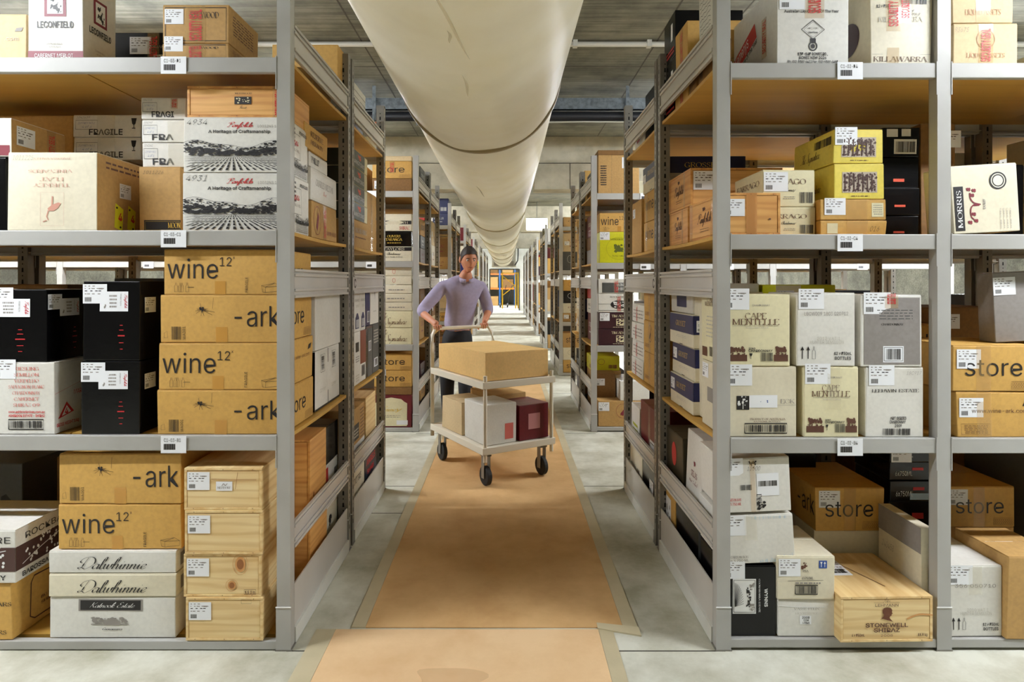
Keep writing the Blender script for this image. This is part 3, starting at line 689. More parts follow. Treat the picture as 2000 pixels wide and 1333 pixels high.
    # end guards along the aisle face
    def guard(z0, z1, ya, yb, kick=False):
        def mk():
            b = MB(); h = z1 - z0; xa, xb = sorted((s * .004, s * .010))
            b.box(xa, xb, ya, yb, 0, h, M_GUARD)
            if not kick:
                for q in (.0, h * .22, h * .74, h - .012):
                    a_, b_ = sorted((-s * .004, s * .004)); b.box(a_, b_, ya, yb, q, q + .012, M_GUARD, .0025)
            else:
                a_, b_ = sorted((-s * .006, s * .004)); b.box(a_, b_, ya, yb, -.03, .035, M_WALL)
            return b.mesh('end_guard')
        link('end_guard', shared((s, 'g', round(h_key(z0, z1), 3), round(yb - ya, 2), kick), mk), r, (0, 0, z0))
    h_key = lambda a, b_: b_ - a
    for z0, z1 in ((2.457, 2.595), (1.448, 1.571), (.401, .513)): guard(z0, z1, PD + .001, D - PD - .001)
    guard(.034, .245, PD + .001, D - PD - .001, True)
    return r
blocks = [2.5, 6.16, 9.86, 13.52, 17.2, 20.9, 24.55, 28.25]
for bi, y in enumerate(blocks):
    for s in (-1, 1):
        sd = 'left' if s < 0 else 'right'
        if bi == 0: wd = [1.80, 1.80, 1.80] if s < 0 else [.905, .905, .905]
        elif bi == 1: wd = [1.80, 1.80, 1.80] if s < 0 else [.905, .905, 1.80]
        else: wd = [1.80] if s < 0 else [.905]
        rack(s, y, y + .972, wd, 'grey steel shelving, %s rack along the %s side of the aisle' % (ordn[2 * bi], sd), True, 2 if bi < 2 else 1)
        rack(s, y + 1.003, y + 1.975, wd, 'grey steel shelving, %s rack along the %s side of the aisle' % (ordn[2 * bi + 1], sd), False, 2 if bi < 1 else 1)
# letter C plates on the uprights between the first two racks
for s in (-1, 1):
    b = MB(); x = XO[s] - s * .005; b.box(min(x, x + s * .003), max(x, x + s * .003), 3.505, 3.60, 1.47, 1.545, M_GUARD)
    o = b.build('letter_plate', label='small grey plate with the letter C on the %s rack upright' % ('left' if s < 0 else 'right'), category='sign')
    vs, fs = text2d('C', 'bold'); k = .05
    q = MB(); q.add([(x - s * .0008, 3.53 + (v[0] * k if s < 0 else .045 - v[0] * k), 1.483 + v[1] * k) for v in vs], fs, M_INK); q.build('print', o)

# pallet racking seen through the far doorway
r = bpy.data.objects.new('pallet_rack', None); COL.objects.link(r); r.location = (-.3, 40, 0); r['label'] = 'blue and orange pallet racking seen through the far doorway'; r['category'] = 'rack'
for x in (-1.1, -.1, .9):
    for y in (0, 1.0):
        b = MB(); b.box(x - .05, x + .05, y - .04, y + .04, 0, 3.4, M_BLUE); b.build('upright', r)
for z in (1.05, 2.0):
    b = MB(); b.box(-1.05, .95, -.03, .03, z, z + .11, mat('orange_beam', (222, 118, 30), .5)); b.build('beam', r)
for i, (x, z, w_, h_) in enumerate(((-.62, 1.17, .8, .7), (.40, 1.17, .75, .55), (.42, 2.12, .7, .5), (-.6, 2.12, .75, .6), (-.6, 0.0, .8, .6))):
    carton(-.3 + x - w_ / 2, -.3 + x + w_ / 2, 39.96, .9, z + .001, h_, [M_TAN, M_DARKTAN][i % 2], '%s brown carton on the pallet racking beyond the far doorway' % ['middle left', 'middle right', 'top right', 'top left', 'floor level'][i], 'cartons on the pallet racking', flap=False)
r = bpy.data.objects.new('yellow_barrier', None); COL.objects.link(r); r.location = (.35, 35.5, 0); r['label'] = 'yellow braced barrier frame standing beyond the far doorway'; r['category'] = 'barrier'
for x in (-.55, .22, .36): b = MB(); b.box(x - .035, x + .035, -.035, .035, 0, 2.1, M_YELP); b.build('post', r)
for (a, c) in (((-.55, 1.9), (.22, 1.3)), ((-.55, .75), (.22, 1.35)), ((-.55, 2.06), (.36, 2.06))): b = MB(); b.tube([(a[0], 0, a[1]), (c[0], 0, c[1])], .025, M_YELP, 6); b.build('brace', r)
r = bpy.data.objects.new('sack_truck', None); COL.objects.link(r); r.location = (.0, 36.6, 0); r['label'] = 'black sack truck leaning beyond the far doorway'; r['category'] = 'trolley'
for s in (-1, 1):
    b = MB(); b.tube([(s * .18 - .1, 0, .12), (s * .18 + .2, .1, 1.35)], .02, M_PIPE, 6); b.build('rail', r)
    b = MB(); b.tube([(s * .22 - .04 - .12, 0, .13), (s * .22 + .04 - .12, 0, .13)], .13, M_PIPE, 16); b.build('wheel', r)
b = MB(); b.box(-.32, .12, -.18, .02, .02, .04, M_PIPE); b.build('toe_plate', r)
tube_light(0, 36.5, 3.2, 2.0, 420)
lamp(0, 36.5, 3.3, 2.0, 'tube lamp in the room beyond the far doorway')
# ---------------------------------------------------------------- printed designs
def d_wine(B, f='F', tape=True, full=True, fade=None):
    P = Print(B, f); m = fade or M_INK
    P.text('wine', .03, .36, .44, m, 'light', fit=.43); P.text('12', .475, .64, .20, m, 'light', fit=.10); P.text('x', .585, .80, .07, m)
    if full:
        for i, u in enumerate((.09, .125, .14, .185)):
            P.line([(u, .06), (u, .19), (u + .008, .215), (u + .008, .26), (u + .018, .26), (u + .018, .215), (u + .026, .19), (u + .026, .06), (u, .06)], .0011, m)
        P.line([(.2, .165), (.255, .165)], .0016, m)
        P.text('FRAGILE', .715, .05, .022, m, 'sans', fit=.34, rot=90)
        P.line([(.84, .06), (.83, .2), (.945, .26), (.985, .19), (.985, .08), (.865, .045), (.84, .06)], .0012, m); P.line([(.83, .2), (.865, .17), (.985, .19)], .0012, m); P.line([(.865, .045), (.865, .17), (.945, .26)], .0012, m)
    P.done()
    if tape: T = Print(B, f); T.rect(.435, .0, .525, .30, mat('tape_patch', (214, 160, 78), .2, alpha=.75), 2); T.done('packing_tape')
def d_ark(B, f='F', tape=True):
    P = Print(B, f)
    P.text('-ark', .61, .34, .44, M_INK, 'light', fit=.37); rr = random.Random(5)
    for k in range(15):
        a = rr.uniform(0, 6.28); l = rr.uniform(.03, .075) if k < 11 else rr.uniform(.1, .14)
        if k >= 11: a = rr.choice((-.25, -.6))
        P.line([(.34, .70), (.34 + l * math.cos(a), .70 + l * 1.9 * math.sin(a))], .0012, M_INK)
    P.line([(.43, .72), (.435, .95)], .001, M_INK); P.blobs(.325, .66, .355, .74, 7, .012, M_INK, 3, 2)
    P.bars(.09, .06, .17, .34, seed=2); P.text('WA001', .205, .06, .022, M_INK, 'sans', fit=.28, rot=90)
    P.line([(.03, .1), (.03, .2), (.055, .24), (.06, .1), (.03, .1)], .001, M_INK); P.done()
    if tape: T = Print(B, f); T.rect(.455, .0, .55, .33, mat('tape_patch', (214, 160, 78), .2, alpha=.75), 2); T.done('packing_tape')
def d_store(B, f='F', u0=.12, fit=.70, v=.34, h=.38, marks=True):
    P = Print(B, f); P.text('store', u0, v, h, M_INK, 'light', fit=fit)
    if marks:
        for r_ in range(2):
            for k in range(10): P.ell(.71 + .028 * k, .1 + .07 * r_, .013, .03, M_BROWNINK, ring=.0009, n=8)
        P.frame(.69, .05, .98, .22, .001, M_BROWNINK)
    P.done()
def d_url(B, f='F'):
    P = Print(B, f); P.text('www.wine-ark.com', .18, .55, .09, M_BROWNINK, 'light', fit=.68); P.poly([(.8, .7), (.83, .82), (.93, .85), (.9, .73)], M_INK)
    P.frame(.05, .06, .4, .3, .001, M_BROWNINK); P.lines(.08, .08, .37, .28, 6, M_BROWNINK, 3, .3); P.done()
def landscape(P, u0, v0, u1, v1, m, seed=1):
    rr = random.Random(seed); vh = v0 + (v1 - v0) * .5; W = u1 - u0; Hh = v1 - v0; uc = u0 + .48 * W
    n = 46
    for k in range(-n, n + 1):                                      # vine rows fanning out
        a0, b0 = uc + k * .010 * W, uc + k * .075 * W
        for q in range(7):
            t0 = (q / 7) ** 1.6; t1 = ((q + .75 + rr.uniform(-.1, .15)) / 7) ** 1.6
            xa, xb = a0 + (b0 - a0) * t0, a0 + (b0 - a0) * t1; ya, yb = vh - (vh - v0) * t0, vh - (vh - v0) * t1
            wa, wb = W * (.0035 + .024 * t0), W * (.0035 + .024 * t1)
            if xa < u0 or xb < u0 or xa + wa > u1 or xb + wb > u1: continue
            P.poly([(xa, ya), (xa + wa, ya), (xb + wb, yb), (xb, yb)], m)
    for k in range(420):                                            # trees and hills
        u = rr.uniform(u0, u1); t = (u - u0) / W; top = vh + Hh * (.34 + .10 * math.sin(2.6 * t * 3 + .4) + .04 * math.sin(t * 17))
        q = rr.random(); v = vh + (top - vh) * q; s_ = (.026 if q < .5 else .014) * W * rr.uniform(.5, 1.3)
        if q > .55 and rr.random() < .3: continue
        s_ = min(s_, u - u0, u1 - u)
        if s_ > 0: P.poly([(u - s_, v), (u - s_ * .4, v + s_ * .8), (u + s_ * .6, v + s_ * .9), (u + s_, v), (u, v - s_ * .5)], m)
    pts = [(u0 + W * i / 20, vh + Hh * (.34 + .10 * math.sin(2.6 * i / 20 * 3 + .4) + .04 * math.sin(i / 20 * 17)) + .01) for i in range(21)]
    P.line(pts, .0012, m)
def d_penfolds(B, num, f='F', side=False):
    P = Print(B, f)
    if not side:
        P.text(num, .03, .87, .10, M_INK, 'hand', sx=1.1); P.text('Penfolds', .42, .83, .09, M_REDINK, 'scriptbold', fit=.25)
        P.text('A Heritage of Craftsmanship', .24, .72, .055, M_INK, 'bold', fit=.6); P.text('L0032N3 13:04', .72, .82, .05, M_FAINT, 'light', fit=.25)
        landscape(P, .0, .02, 1.0, .60, M_INK, int(num)); P.done(); return
    P.lines(.05, .55, .35, .95, 5, M_INK, 4); P.text('PENFOLDS', .55, .86, .06, M_INK, 'bold', fit=.38); P.frame(.05, .35, .6, .82, .002, M_INK)
    P.text('Penfolds', .1, .6, .09, M_REDINK, 'scriptbold', fit=.4); P.text('KOONUNGA HILL', .08, .48, .05, M_FAINT, 'serif', fit=.48); landscape(P, .3, .02, .98, .34, M_INK, 3)
    P.bars(.06, .06, .2, .2); P.done()
def d_shop(B, f='F', col=None, txt='LIQUID ASSETS', u=.2, w=.6, logo=True):
    P = Print(B, f); m = col or M_BROWNINK
    if logo:
        P.ell(.5, .62, .14, .24 * P.W / P.H * .6, m, ring=.003, n=24); P.line([(.45, .45), (.56, .8)], .006, m); P.poly([(.44, .5), (.5, .42), (.56, .6), (.52, .7)], m)
    P.text(txt, u, .16, .11, m, 'serif', fit=w); P.done()
def d_tape(B, f='F', u=.5, w=.055, seal=True, v0=0, v1=1, white=False):
    P = Print(B, f); ww = w / P.W / 2; P.rect(u - ww, v0, u + ww, v1, M_TAPEW if white else M_TAPE, 5, sub=4)
    if seal: P.text('SECURITY SEAL', u + ww * .6, v0 + .06, ww * 1.2, M_REDINK, 'bold', fit=(v1 - v0) * .82, rot=90, layer=7)
    P.done('packing_tape')
def d_fragile(B, num, f='F', t='FRAGILE', glass=True):
    P = Print(B, f); P.text(t, .24, .10, .26, M_INK, 'bold', fit=.5); P.text(num, .05, .86, .1, M_INK, 'hand', fit=.2); P.frame(.04, .35, .36, .78, .0016, M_INK)
    P.text('ZUFFREY NO.1', .07, .6, .09, M_BLUEINK, 'hand', fit=.25); P.text('4 of 6', .13, .42, .12, M_BLUEINK, 'hand', fit=.15)
    if glass:
        P.poly([(.86, .88), (.94, .88), (.925, .62), (.905, .56), (.895, .56), (.875, .62)], M_INK); P.line([(.9, .58), (.9, .42)], .003, M_INK); P.line([(.875, .41), (.925, .41)], .004, M_INK)
    P.done()
def d_blackpen(B, f='F', st=True):
    P = Print(B, f)
    for i, (v, w_) in enumerate(((.44, .05), (.38, .075), (.305, .12), (.22, .08), (.14, .05))): P.rect(.68 - w_ / 2, v, .68 + w_ / 2, v + (.016 if i == 2 else .009), M_REDINK)
    if st:
        P.rect(.30, .62, .80, .87, M_PAPER, 3); P.text('Penfolds', .74, .84, .045, M_REDINK, 'scriptbold', fit=.18, rot=-90, layer=5); P.lines(.46, .66, .6, .84, 4, M_FAINT, 4)
        P.text('PENFOLDS', .66, .84, .02, M_FAINT, 'serif', fit=.15, rot=-90, layer=5); P.blobs(.38, .66, .41, .72, 6, .015, M_FAINT, 4)
    P.done()
def d_plain(B, words, f='F', m=None, font='serif', v=.4, h=.12, fit=.7, u=.5, extra=True, bars=True):
    P = Print(B, f); n = len(words)
    for i, t in enumerate(words): P.text(t, u, v + (n - 1 - i) * h * 1.45, h * (1 if i == 0 else .8), m or M_INK, font, fit=fit * min(1, .35 + len(t) / 16), al='C') if t else None
    if bars: P.bars(.3, .06, .7, .18, m=m)
    P.done()
def d_cape(B, f='F'):
    P = Print(B, f); P.text('CHARDONNAY', .44, .84, .028, M_FAINT, 'sans', fit=.26)
    P.text('CAPE', .33, .66, .085, M_BROWNINK, 'serifthin', fit=.32); P.text('MENTELLE', .14, .58, .08, M_BROWNINK, 'serifthin', fit=.7); P.line([(.16, .565), (.84, .565)], .001, M_FAINT)
    P.text('MARGARET RIVER', .34, .53, .02, M_PALEINK, 'serif', fit=.34)
    for a, c in ((.04, .36), (.76, .97)):
        P.rect(a, .07, c, .16, M_BROWNINK); P.blobs(a + .03, .2, c - .03, .26, 40, .028, M_BROWNINK, 3, .9); P.blobs(a + .03, .14, c - .03, .18, 16, .02, M_BROWNINK, 5, .9)
    P.text('2010', .38, .235, .025, M_INK, 'bold', fit=.1); P.text('CHARDONNAY', .38, .20, .032, M_INK, 'bold', fit=.36); P.bars(.56, .07, .74, .19); P.poly([(.39, .18), (.44, .18), (.425, .14), (.405, .14)], M_INK); P.line([(.415, .14), (.415, .1)], .002, M_INK); P.done()
def d_semillon(B, top, f='F', vat='2012 VAT 1'):
    P = Print(B, f); P.text(top, .12, .70, .05, M_FAINT, 'light', fit=.76); P.text(vat, .34, .36, .045, M_PALEINK, 'light', fit=.4); P.text('HUNTER SEMILLON', .22, .31, .045, M_PALEINK, 'light', fit=.58)
    for u in (.09, .19): P.line([(u, .1), (u, .24)], .0035, M_INK); P.poly([(u - .03, .22), (u, .275), (u + .03, .22)], M_INK)
    u = .26; P.line([(u, .1), (u, .2), (u + .02, .23), (u + .02, .27), (u + .035, .27), (u + .035, .23), (u + .055, .2), (u + .055, .1), (u, .1)], .0012, M_INK)
    P.text('12 x 750mL', .64, .155, .04, M_INK, 'bold', fit=.3); P.text('BOTTLES', .65, .09, .04, M_INK, 'bold', fit=.28); P.done()
def d_logo(B, words, f='F', m=None, seed=1):
    """a generic small emblem over one or two words"""
    P = Print(B, f); rr = random.Random(seed); m = m or rr.choice((M_INK, M_BROWNINK, M_FAINT, M_WINEINK))
    P.blobs(.44, .62, .56, .8, 8, .05, m, seed, P.W / P.H); P.text(words, .5, .38, .12, m, 'serif', fit=.6, al='C'); P.lines(.3, .2, .7, .32, 2, m, seed, .3); P.done()
def grosset(B, f='F', part=1.0):
    P = Print(B, f); P.rect(.0, .42, 1, 1, M_NAVY, 0, sub=6); P.text('GROSSET', .5, .62, .17, M_GOLDINK, 'serifthin', fit=.42, al='C'); P.lines(.3, .24, .75, .34, 2, M_PALEINK, 2, .3); P.rect(.45, .02, .58, .045, M_INK); P.done()

# ================================================================ LEFT FRONT RACK
XL = -.918                                     # side faces of the cartons flush with the aisle
GA = 'brown wine cartons with giant lettering'
z = LV[-1]
# --- shelf B: four big-letter cartons
lab = ['brown carton printed -ark, bottom of the stack of four on the left rack', 'brown carton printed wine 12x, second from bottom of four on the left rack',
       'brown carton printed -ark, third from bottom in the stack of four on the left rack', 'brown carton printed wine 12x, top of the stack of four on the left rack']
for i, (pl, pt) in enumerate(((306, 762), (310, 670), (313, 576), (320, 487))):
    B = pc(pl, 0, pt, 2.52 + .004 * i, .385, z[1] + .001 if i == 0 else None, M_BROWN, lab[i], GA, x1=XL - .004 * i)
    (d_wine if i % 2 else d_ark)(B)
    if i in (0, 3): d_store(B, 'R', .08, .62)
    elif i == 2: d_store(B, 'R', .08, .62)
    else: d_url(B, 'R')
# --- black cartons on shelf B
GB = 'black gift cartons with red dashes'
B = pc(158, 273, 705, 2.52, .30, z[1] + .001, M_BLACK, 'black carton with red dashes, lower of the pair left of the big-letter stack', GB, n=4, flap=False); d_blackpen(B); B.sticker(.0, .72); B.sticker(.1, .6, 'R', .8)
B = pc(161, 274, 549, 2.52, .30, None, M_BLACK, 'black carton with red dashes, upper of the pair left of the big-letter stack', GB, n=4, flap=False); d_blackpen(B); B.sticker(.0, .72); B.sticker(.1, .6, 'R', .8)
B = pc(-30, 107, 708, 2.52, .22, z[1] + .001, M_WHITE, 'white carton with red grape variety list, under the left black carton', None, n=4)
P = Print(B)
for i, t in enumerate(('RIESLING', 'SEMILLON', 'VERDELHO', 'SAUVIGNON BLANC', 'CHARDONNAY', 'CABERNET', 'SHIRAZ 09')): P.text(t, .6, .9 - .085 * i, .045, mat('faded_red_ink', (206, 120, 110), .6), 'serif', fit=.5 * (.35 + len(t) / 22), al='C')
P.text('www.ashbrookwines.com.au', .34, .30, .035, M_REDINK, 'bold', fit=.52); P.text('ASHBROOK ESTATE - SHIRAZ', .34, .245, .035, M_REDINK, 'bold', fit=.52); P.bars(.36, .09, .82, .19, frame=True); P.done()
P = Print(B, 'R'); P.line([(0, .56), (1, .72)], .001, M_REDINK); P.text('MARGARET RIVER', .5, .5, .07, M_REDINK, 'sans', fit=.9); P.poly([(.08, .2), (.5, .26), (.3, .42)], M_REDINK); P.poly([(.17, .23), (.42, .265), (.3, .37)], M_WHITEINK, 3); P.text('4', .25, .25, .08, M_REDINK, 'bold', layer=5); P.text('GROSS WEIGHT 16kg', .04, .09, .045, M_REDINK, 'bold', fit=.6); P.bars(.7, .25, 1, .4, frame=False); P.done()
B.sticker(.1, .78)
B = pc(-70, 92, 565, 2.525, .24, None, M_BLACK, 'black carton with red dashes, on the white carton at the picture edge', GB, x1=Xw(92, 2.525), n=4, flap=False); d_blackpen(B); d_blackpen(B, 'R'); B.sticker(.3, .76); B.sticker(.02, .72, 'R', .8)
B = carton(-2.24, -1.86, 2.93, .36, z[1] + .001, .575, M_BLACK, 'black carton standing behind the white carton on the left middle shelf'); B.sticker(.7, .8)
B = carton(-1.80, -1.55, 2.90, .3, z[1] + .001, .56, M_CREAM, 'cream carton standing on end behind the upper black carton'); P = Print(B); P.text('PENFOLDS', .12, .9, .1, M_FAINT, 'serif', fit=.35, rot=-90); P.done()
B = carton(-1.93, -1.56, 3.0, .36, B.top + .001, .09, M_SLATE, 'dark grey flat carton lying behind the black cartons, under the shelf'); B.sticker(.05, .1, size=.7); d_tape(B, seal=False, u=.45)
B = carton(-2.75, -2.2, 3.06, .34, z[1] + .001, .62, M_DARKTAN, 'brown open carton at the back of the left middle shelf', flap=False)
# aisle side, shelf B
B = carton(-1.30, XL - .005, 2.945, .43, z[1] + .001, .295, M_WHITE, 'white carton with two barcodes on its side, above a dark tray, on the aisle side'); P = Print(B, 'R')
P.rect(0, 0, 1, .035, M_INK); P.rect(.49, 0, .51, 1, M_INK)
for u in (.2, .66): P.frame(u, .62, u + .17, .92, .002, M_INK); P.bars(u + .03, .65, u + .14, .89, vert=True); P.text('22MM', u - .02, .28, .06, M_PALEINK, 'sans', fit=.2)
P.done(); P = Print(B, 'F'); P.rect(0, 0, 1, 1, M_BLACK, 0, 4); P.done()
B = carton(-1.34, XL - .002, 2.95, .44, TOP[0], .345, M_WHITE, 'tall blank white carton on the left rack, above the double barcode carton')
# --- shelf C
GP = 'white cartons with the engraved vineyard'
B = pc(355, 0, 337, 2.56, .27, z[2] + .001, M_WHITE, 'white carton with engraved vineyard scene, lower, written 4931', GP, x1=XL + .004, n=4); d_penfolds(B, '4931'); d_penfolds(B, '4931', 'R', True); B.sticker(.0, .1, 'R', .7)
B = pc(358, 0, 228, 2.56, .27, None, M_WHITE, 'white carton with engraved vineyard scene, upper, written 4934', GP, x1=XL, n=4); d_penfolds(B, '4934'); d_penfolds(B, '4934', 'R', True)
B = pc(365, 0, 168, 2.575, .30, None, None, 'flat varnished pine crate lying on the engraved vineyard cartons', x1=-.925, cls=crate, pal=1)
P = Print(B); P.text('MOSSWOOD', .48, .74, .05, M_INK, 'serif', fit=.17); P.rect(.475, .42, .645, .66, M_INK); P.blobs(.49, .46, .63, .62, 16, .012, M_LEMON, 3, 2); P.text('Shiraz', .52, .28, .1, M_INK, 'script', fit=.08); P.done(); d_tape(B, u=.92, w=.05)
B = pc(270, 354, 325, 2.66, .3, z[2] + .001, M_TAN, 'tan carton written 1011226 under the fragile cartons', n=3); P = Print(B); P.text('1011226', .1, .90, .05, M_INK, 'hand', fit=.5); P.rect(.12, .03, 1, .2, M_INK); P.text('MOON', .7, .08, .08, M_GOLDINK, 'serif', fit=.3, rot=0, layer=5); P.frame(.15, .05, .98, .18, .001, M_GOLDINK, 4); P.done()
GF = 'white fragile cartons on the left top shelf'
for i, (pt, pl) in enumerate(((278, 277), (233, 276), (190, 275))):
    B = pc(pl, 362, pt, 2.68, .3, None, M_WHITE, 'white flat FRAGILE carton, %s of the taller stack' % ['bottom', 'middle', 'top'][i], GF); d_fragile(B, ['1042641', '1042640', '1042220'][i], t='FRAGI'if i == 2 else 'FRA', glass=False)
    if i < 2: T = Print(B); T.rect(.6, .0, 1, 1, M_TAPEW, 5, 3); T.done('packing_tape')
    else: d_tape(B, u=.75, w=.03, v0=.5)
B = carton(Xw(146, 2.95), Xw(352, 2.95) - .25, 2.95, .33, z[2] + .001, Zw(314, 2.95) - z[2] - .001, M_TAN, 'tan carton with a framed panel under the pair of fragile cartons'); P = Print(B); P.frame(.1, .1, .95, .9, .002, M_INK); P.done()
for i, pt in enumerate((268, 224)):
    B = pc(144 - 2 * i, 276 - i, pt, 2.93, .34, None, M_WHITE, 'white flat FRAGILE carton with a glass symbol, %s of the pair' % ['lower', 'upper'][i], GF); d_fragile(B, ['', '1042639'][i]); T = Print(B); T.rect(.36, 0, .62, 1, M_TAPEW, 5, 3); T.done('packing_tape')
B = carton(-2.62, -2.13, 3.0, .4, z[2] + .001, Zw(226, 3.0) - z[2], M_TAN, 'large brown carton at the back of the shelf behind the white upside-down carton')
B = pc(15, 190, 297, 2.515, .32, z[2] + .001, M_CREAM, 'cream carton printed upside down with a bird in a frame', n=4)
P = Print(B); mf = mat('faded_pink_ink', (206, 168, 150), .6)
P.text('TURKEY', .70, .605, .045, mf, 'serif', fit=.42, rot=180); P.text('FLAT', .63, .685, .045, mf, 'serif', fit=.27, rot=180); P.text('VINEYARDS', .73, .785, .04, mf, 'serif', fit=.5, rot=180); P.text('BAROSSA VALLEY', .7, .94, .025, mf, 'serif', fit=.42, rot=180)
P.text('1011225', .05, .91, .06, M_FAINT, 'hand', fit=.24); P.frame(.37, .06, .63, .49, .001, mf)
bm_ = mat('bird_print', (196, 140, 120), .6); P.poly([(.45, .28), (.5, .33), (.57, .36), (.6, .35), (.57, .29), (.52, .25), (.47, .25)], bm_); P.line([(.5, .32), (.505, .44)], .006, bm_); P.line([(.46, .26), (.44, .18), (.46, .13)], .004, bm_); P.line([(.44, .13), (.40, .11)], .004, bm_); P.done()
P = Print(B, 'R'); P.rect(0, 0, 1, 1, M_TAN, 0, 5)
for u, c in ((.34, 0), (.62, 1)):
    P.poly([(u, .07), (u + .17, .03), (u + .19, .33), (u + .02, .4)], M_YELINK, 2); P.ell(u + .05, .34, .02, .015, M_INK); P.ell(u + .13, .08, .02, .015, M_INK); P.text('4', u + .08, .17, .1, M_REDINK, 'bold', layer=4)
P.lines(.15, .82, .9, .95, 2, M_BROWNINK, 3, .4); P.done(); B.sticker(.45, .48, 'R', .8)
B = pc(-90, 12, 306, 2.52, .3, z[2] + .001, M_BLACK, 'black carton under the cream carton at the picture edge', x1=Xw(12, 2.52)); 
B = pc(-90, 22, 229, 2.52, .31, None, M_WHITE, 'white fronted carton with brown side and label, at the left picture edge', x1=Xw(22, 2.52)); P = Print(B, 'R'); P.rect(0, 0, 1, 1, M_TAN, 0, 4); P.done(); B.sticker(.08, .35, 'R', 1.0); d_tape(B, 'R', u=.72)
P = Print(B); P.rect(.4, .03, .97, .3, M_WINEINK); P.done()
# aisle side of shelf C
B = carton(-1.27, XL, 2.885, .425, z[2] + .001, .178, M_TAN, 'tan carton with a red circular emblem on its side, lowest behind the engraved cartons'); d_shop(B, 'R', M_WINEINK, 'LIQUID ASSETS', .55, .42, False); P = Print(B, 'R'); P.ell(.2, .5, .13, .4, M_WINEINK, ring=.003); P.poly([(.15, .3), (.2, .2), (.26, .6), (.22, .75)], M_WINEINK); P.done(); d_tape(B, 'R', .48)
B = carton(-1.26, XL - .003, 2.88, .44, TOP[0], .158, M_WHITE, 'white carton with thin grey serif lettering on its side, on the tan emblem carton'); P = Print(B, 'R'); P.text('CHARLES MELTON', .15, .5, .2, M_FAINT, 'serifthin', fit=.68); P.text('Shiraz', .42, .28, .14, mat('faded_red_ink', (206, 120, 110), .6), 'script', fit=.14); P.frame(.02, .06, .98, .95, .001, M_PALEINK); P.done()
B = carton(-1.24, XL - .01, 2.875, .29, TOP[0], .072, M_WHITE, 'slim white carton on the thin serif carton, aisle side'); P = Print(B, 'R'); P.text('PHILLIP', .1, .3, .45, M_INK, 'serif', fit=.4); P.done()
B = carton(-1.26, XL - .002, 2.79, .35, 2.1395, .118, M_BROWN, 'orange brown flat carton with dark serif words, highest on the aisle side', flap=True); d_plain(B, ['RESERVE', 'HERALTY'], 'R', M_BROWNINK, v=.25, h=.22, bars=False);
# --- shelf D (top)
B = pc(-60, 51, 26, 2.53, .3, z[3] + .001, M_PALE, 'pale tan carton at the left end of the top shelf', x1=Xw(51, 2.53)); P = Print(B); P.text('.com', .62, .42, .09, M_PALEINK, 'sans', fit=.25); P.poly([(.8, .62), (.83, .7), (.95, .72), (.92, .63)], M_FAINT); P.done()
B = pc(55, 163, -62, 2.52, .21, z[3] + .001, M_WHITE, 'tall white carton with framed emblem and wine red band on top shelf', n=4)
for f in 'FR':
    P = Print(B, f); P.rect(.30, .47, .70, .76, M_WINEINK); P.rect(.355, .50, .645, .73, M_WHITEINK, 3); P.blobs(.39, .52, .61, .70, 40, .035, M_INK, 5, .7); P.text('LECONFIELD', .17, .345, .07, M_INK, 'bold', fit=.66); P.text('COONAWARRA', .33, .155, .022, M_FAINT, 'serif', fit=.3); P.text('AUSTRALIA', .37, .12, .02, M_FAINT, 'serif', fit=.23)
    if f == 'F': P.rect(0, 0, 1, .085, M_WINEINK); P.text('CABERNET MERLOT', .12, .012, .042, M_WHITEINK, 'sans', fit=.7, layer=4)
    P.done()
B = carton(-1.90, -1.42, 2.86, .36, z[3] + .001, .075, M_DARKTAN, 'flat brown carton under the black barcode carton on the top shelf')
B = carton(-1.90, -1.44, 2.84, .36, TOP[0], .165, M_BLACK, 'black carton with white barcode and paper label on the top shelf', flap=False); B.sticker(.32, .38); P = Print(B); P.rect(.56, .06, .98, .36, M_PAPER); P.bars(.58, .1, .96, .33); P.text('ADRIAN MHATTEN', .5, .55, .07, M_FAINT, 'serif', fit=.4); P.done(); d_tape(B, u=.56, seal=True)
GD = 'brown framed flat cartons on the top shelf'
for i, (pt, pl, pr) in enumerate(((84, 317, 448), (8, 318, 447))):
    B = pc(pl, pr, pt, 2.52, .30, z[3] + .001 if i == 0 else None, M_TAN, 'brown flat carton with a black line frame, %s of two on the top shelf' % ['lower', 'upper'][i], GD); P = Print(B); P.frame(.04, .06, .96, .94, .003, M_INK); P.text('REDWOOD', .42, .66, .16, M_INK, 'serif', fit=.43); P.done(); B.sticker(.03, .5, size=.78); d_tape(B, u=.5, w=.08)
    P = Print(B, 'R'); P.lines(.1, .3, .8, .85, 7, M_BROWNINK, 3, .3); P.done()
B = carton(-1.22, -.94, 2.98, .3, z[3] + .001, .13, M_TAN, 'small tan carton with a red glass emblem beside the left upright on the top shelf'); P = Print(B); P.ell(.45, .5, .3, .35, M_WINEINK, ring=.003); P.text('ASSETS', .6, .1, .15, M_BROWNINK, 'serif', fit=.4); P.done()
B = carton(-1.30, -.925, 3.05, .34, .0 + z[3] + .001, .14, M_WHITE, 'white and black carton with engraved print behind the top guard rail'); P = Print(B, 'R'); P.text('6x750mL 9Kg', .05, .7, .16, M_INK, 'bold', fit=.3); landscape(P, .35, .05, .98, .6, M_INK, 2); P.done(); P = Print(B, 'F'); P.rect(0, 0, 1, .25, M_INK, 1); P.text('POLICHURE', .2, .6, .2, M_INK, 'bold', fit=.6); P.done()
B.root.location.y += .28
B = carton(-1.28, XL, 3.33, .36, z[3] + .001 + .1415, .235, M_BROWN, 'tan carton sticking up above the top guard of the left rack'); d_shop(B, 'F', M_BROWNINK, 'LIQUID ASSETS', .2, .7, False); d_tape(B, 'R')
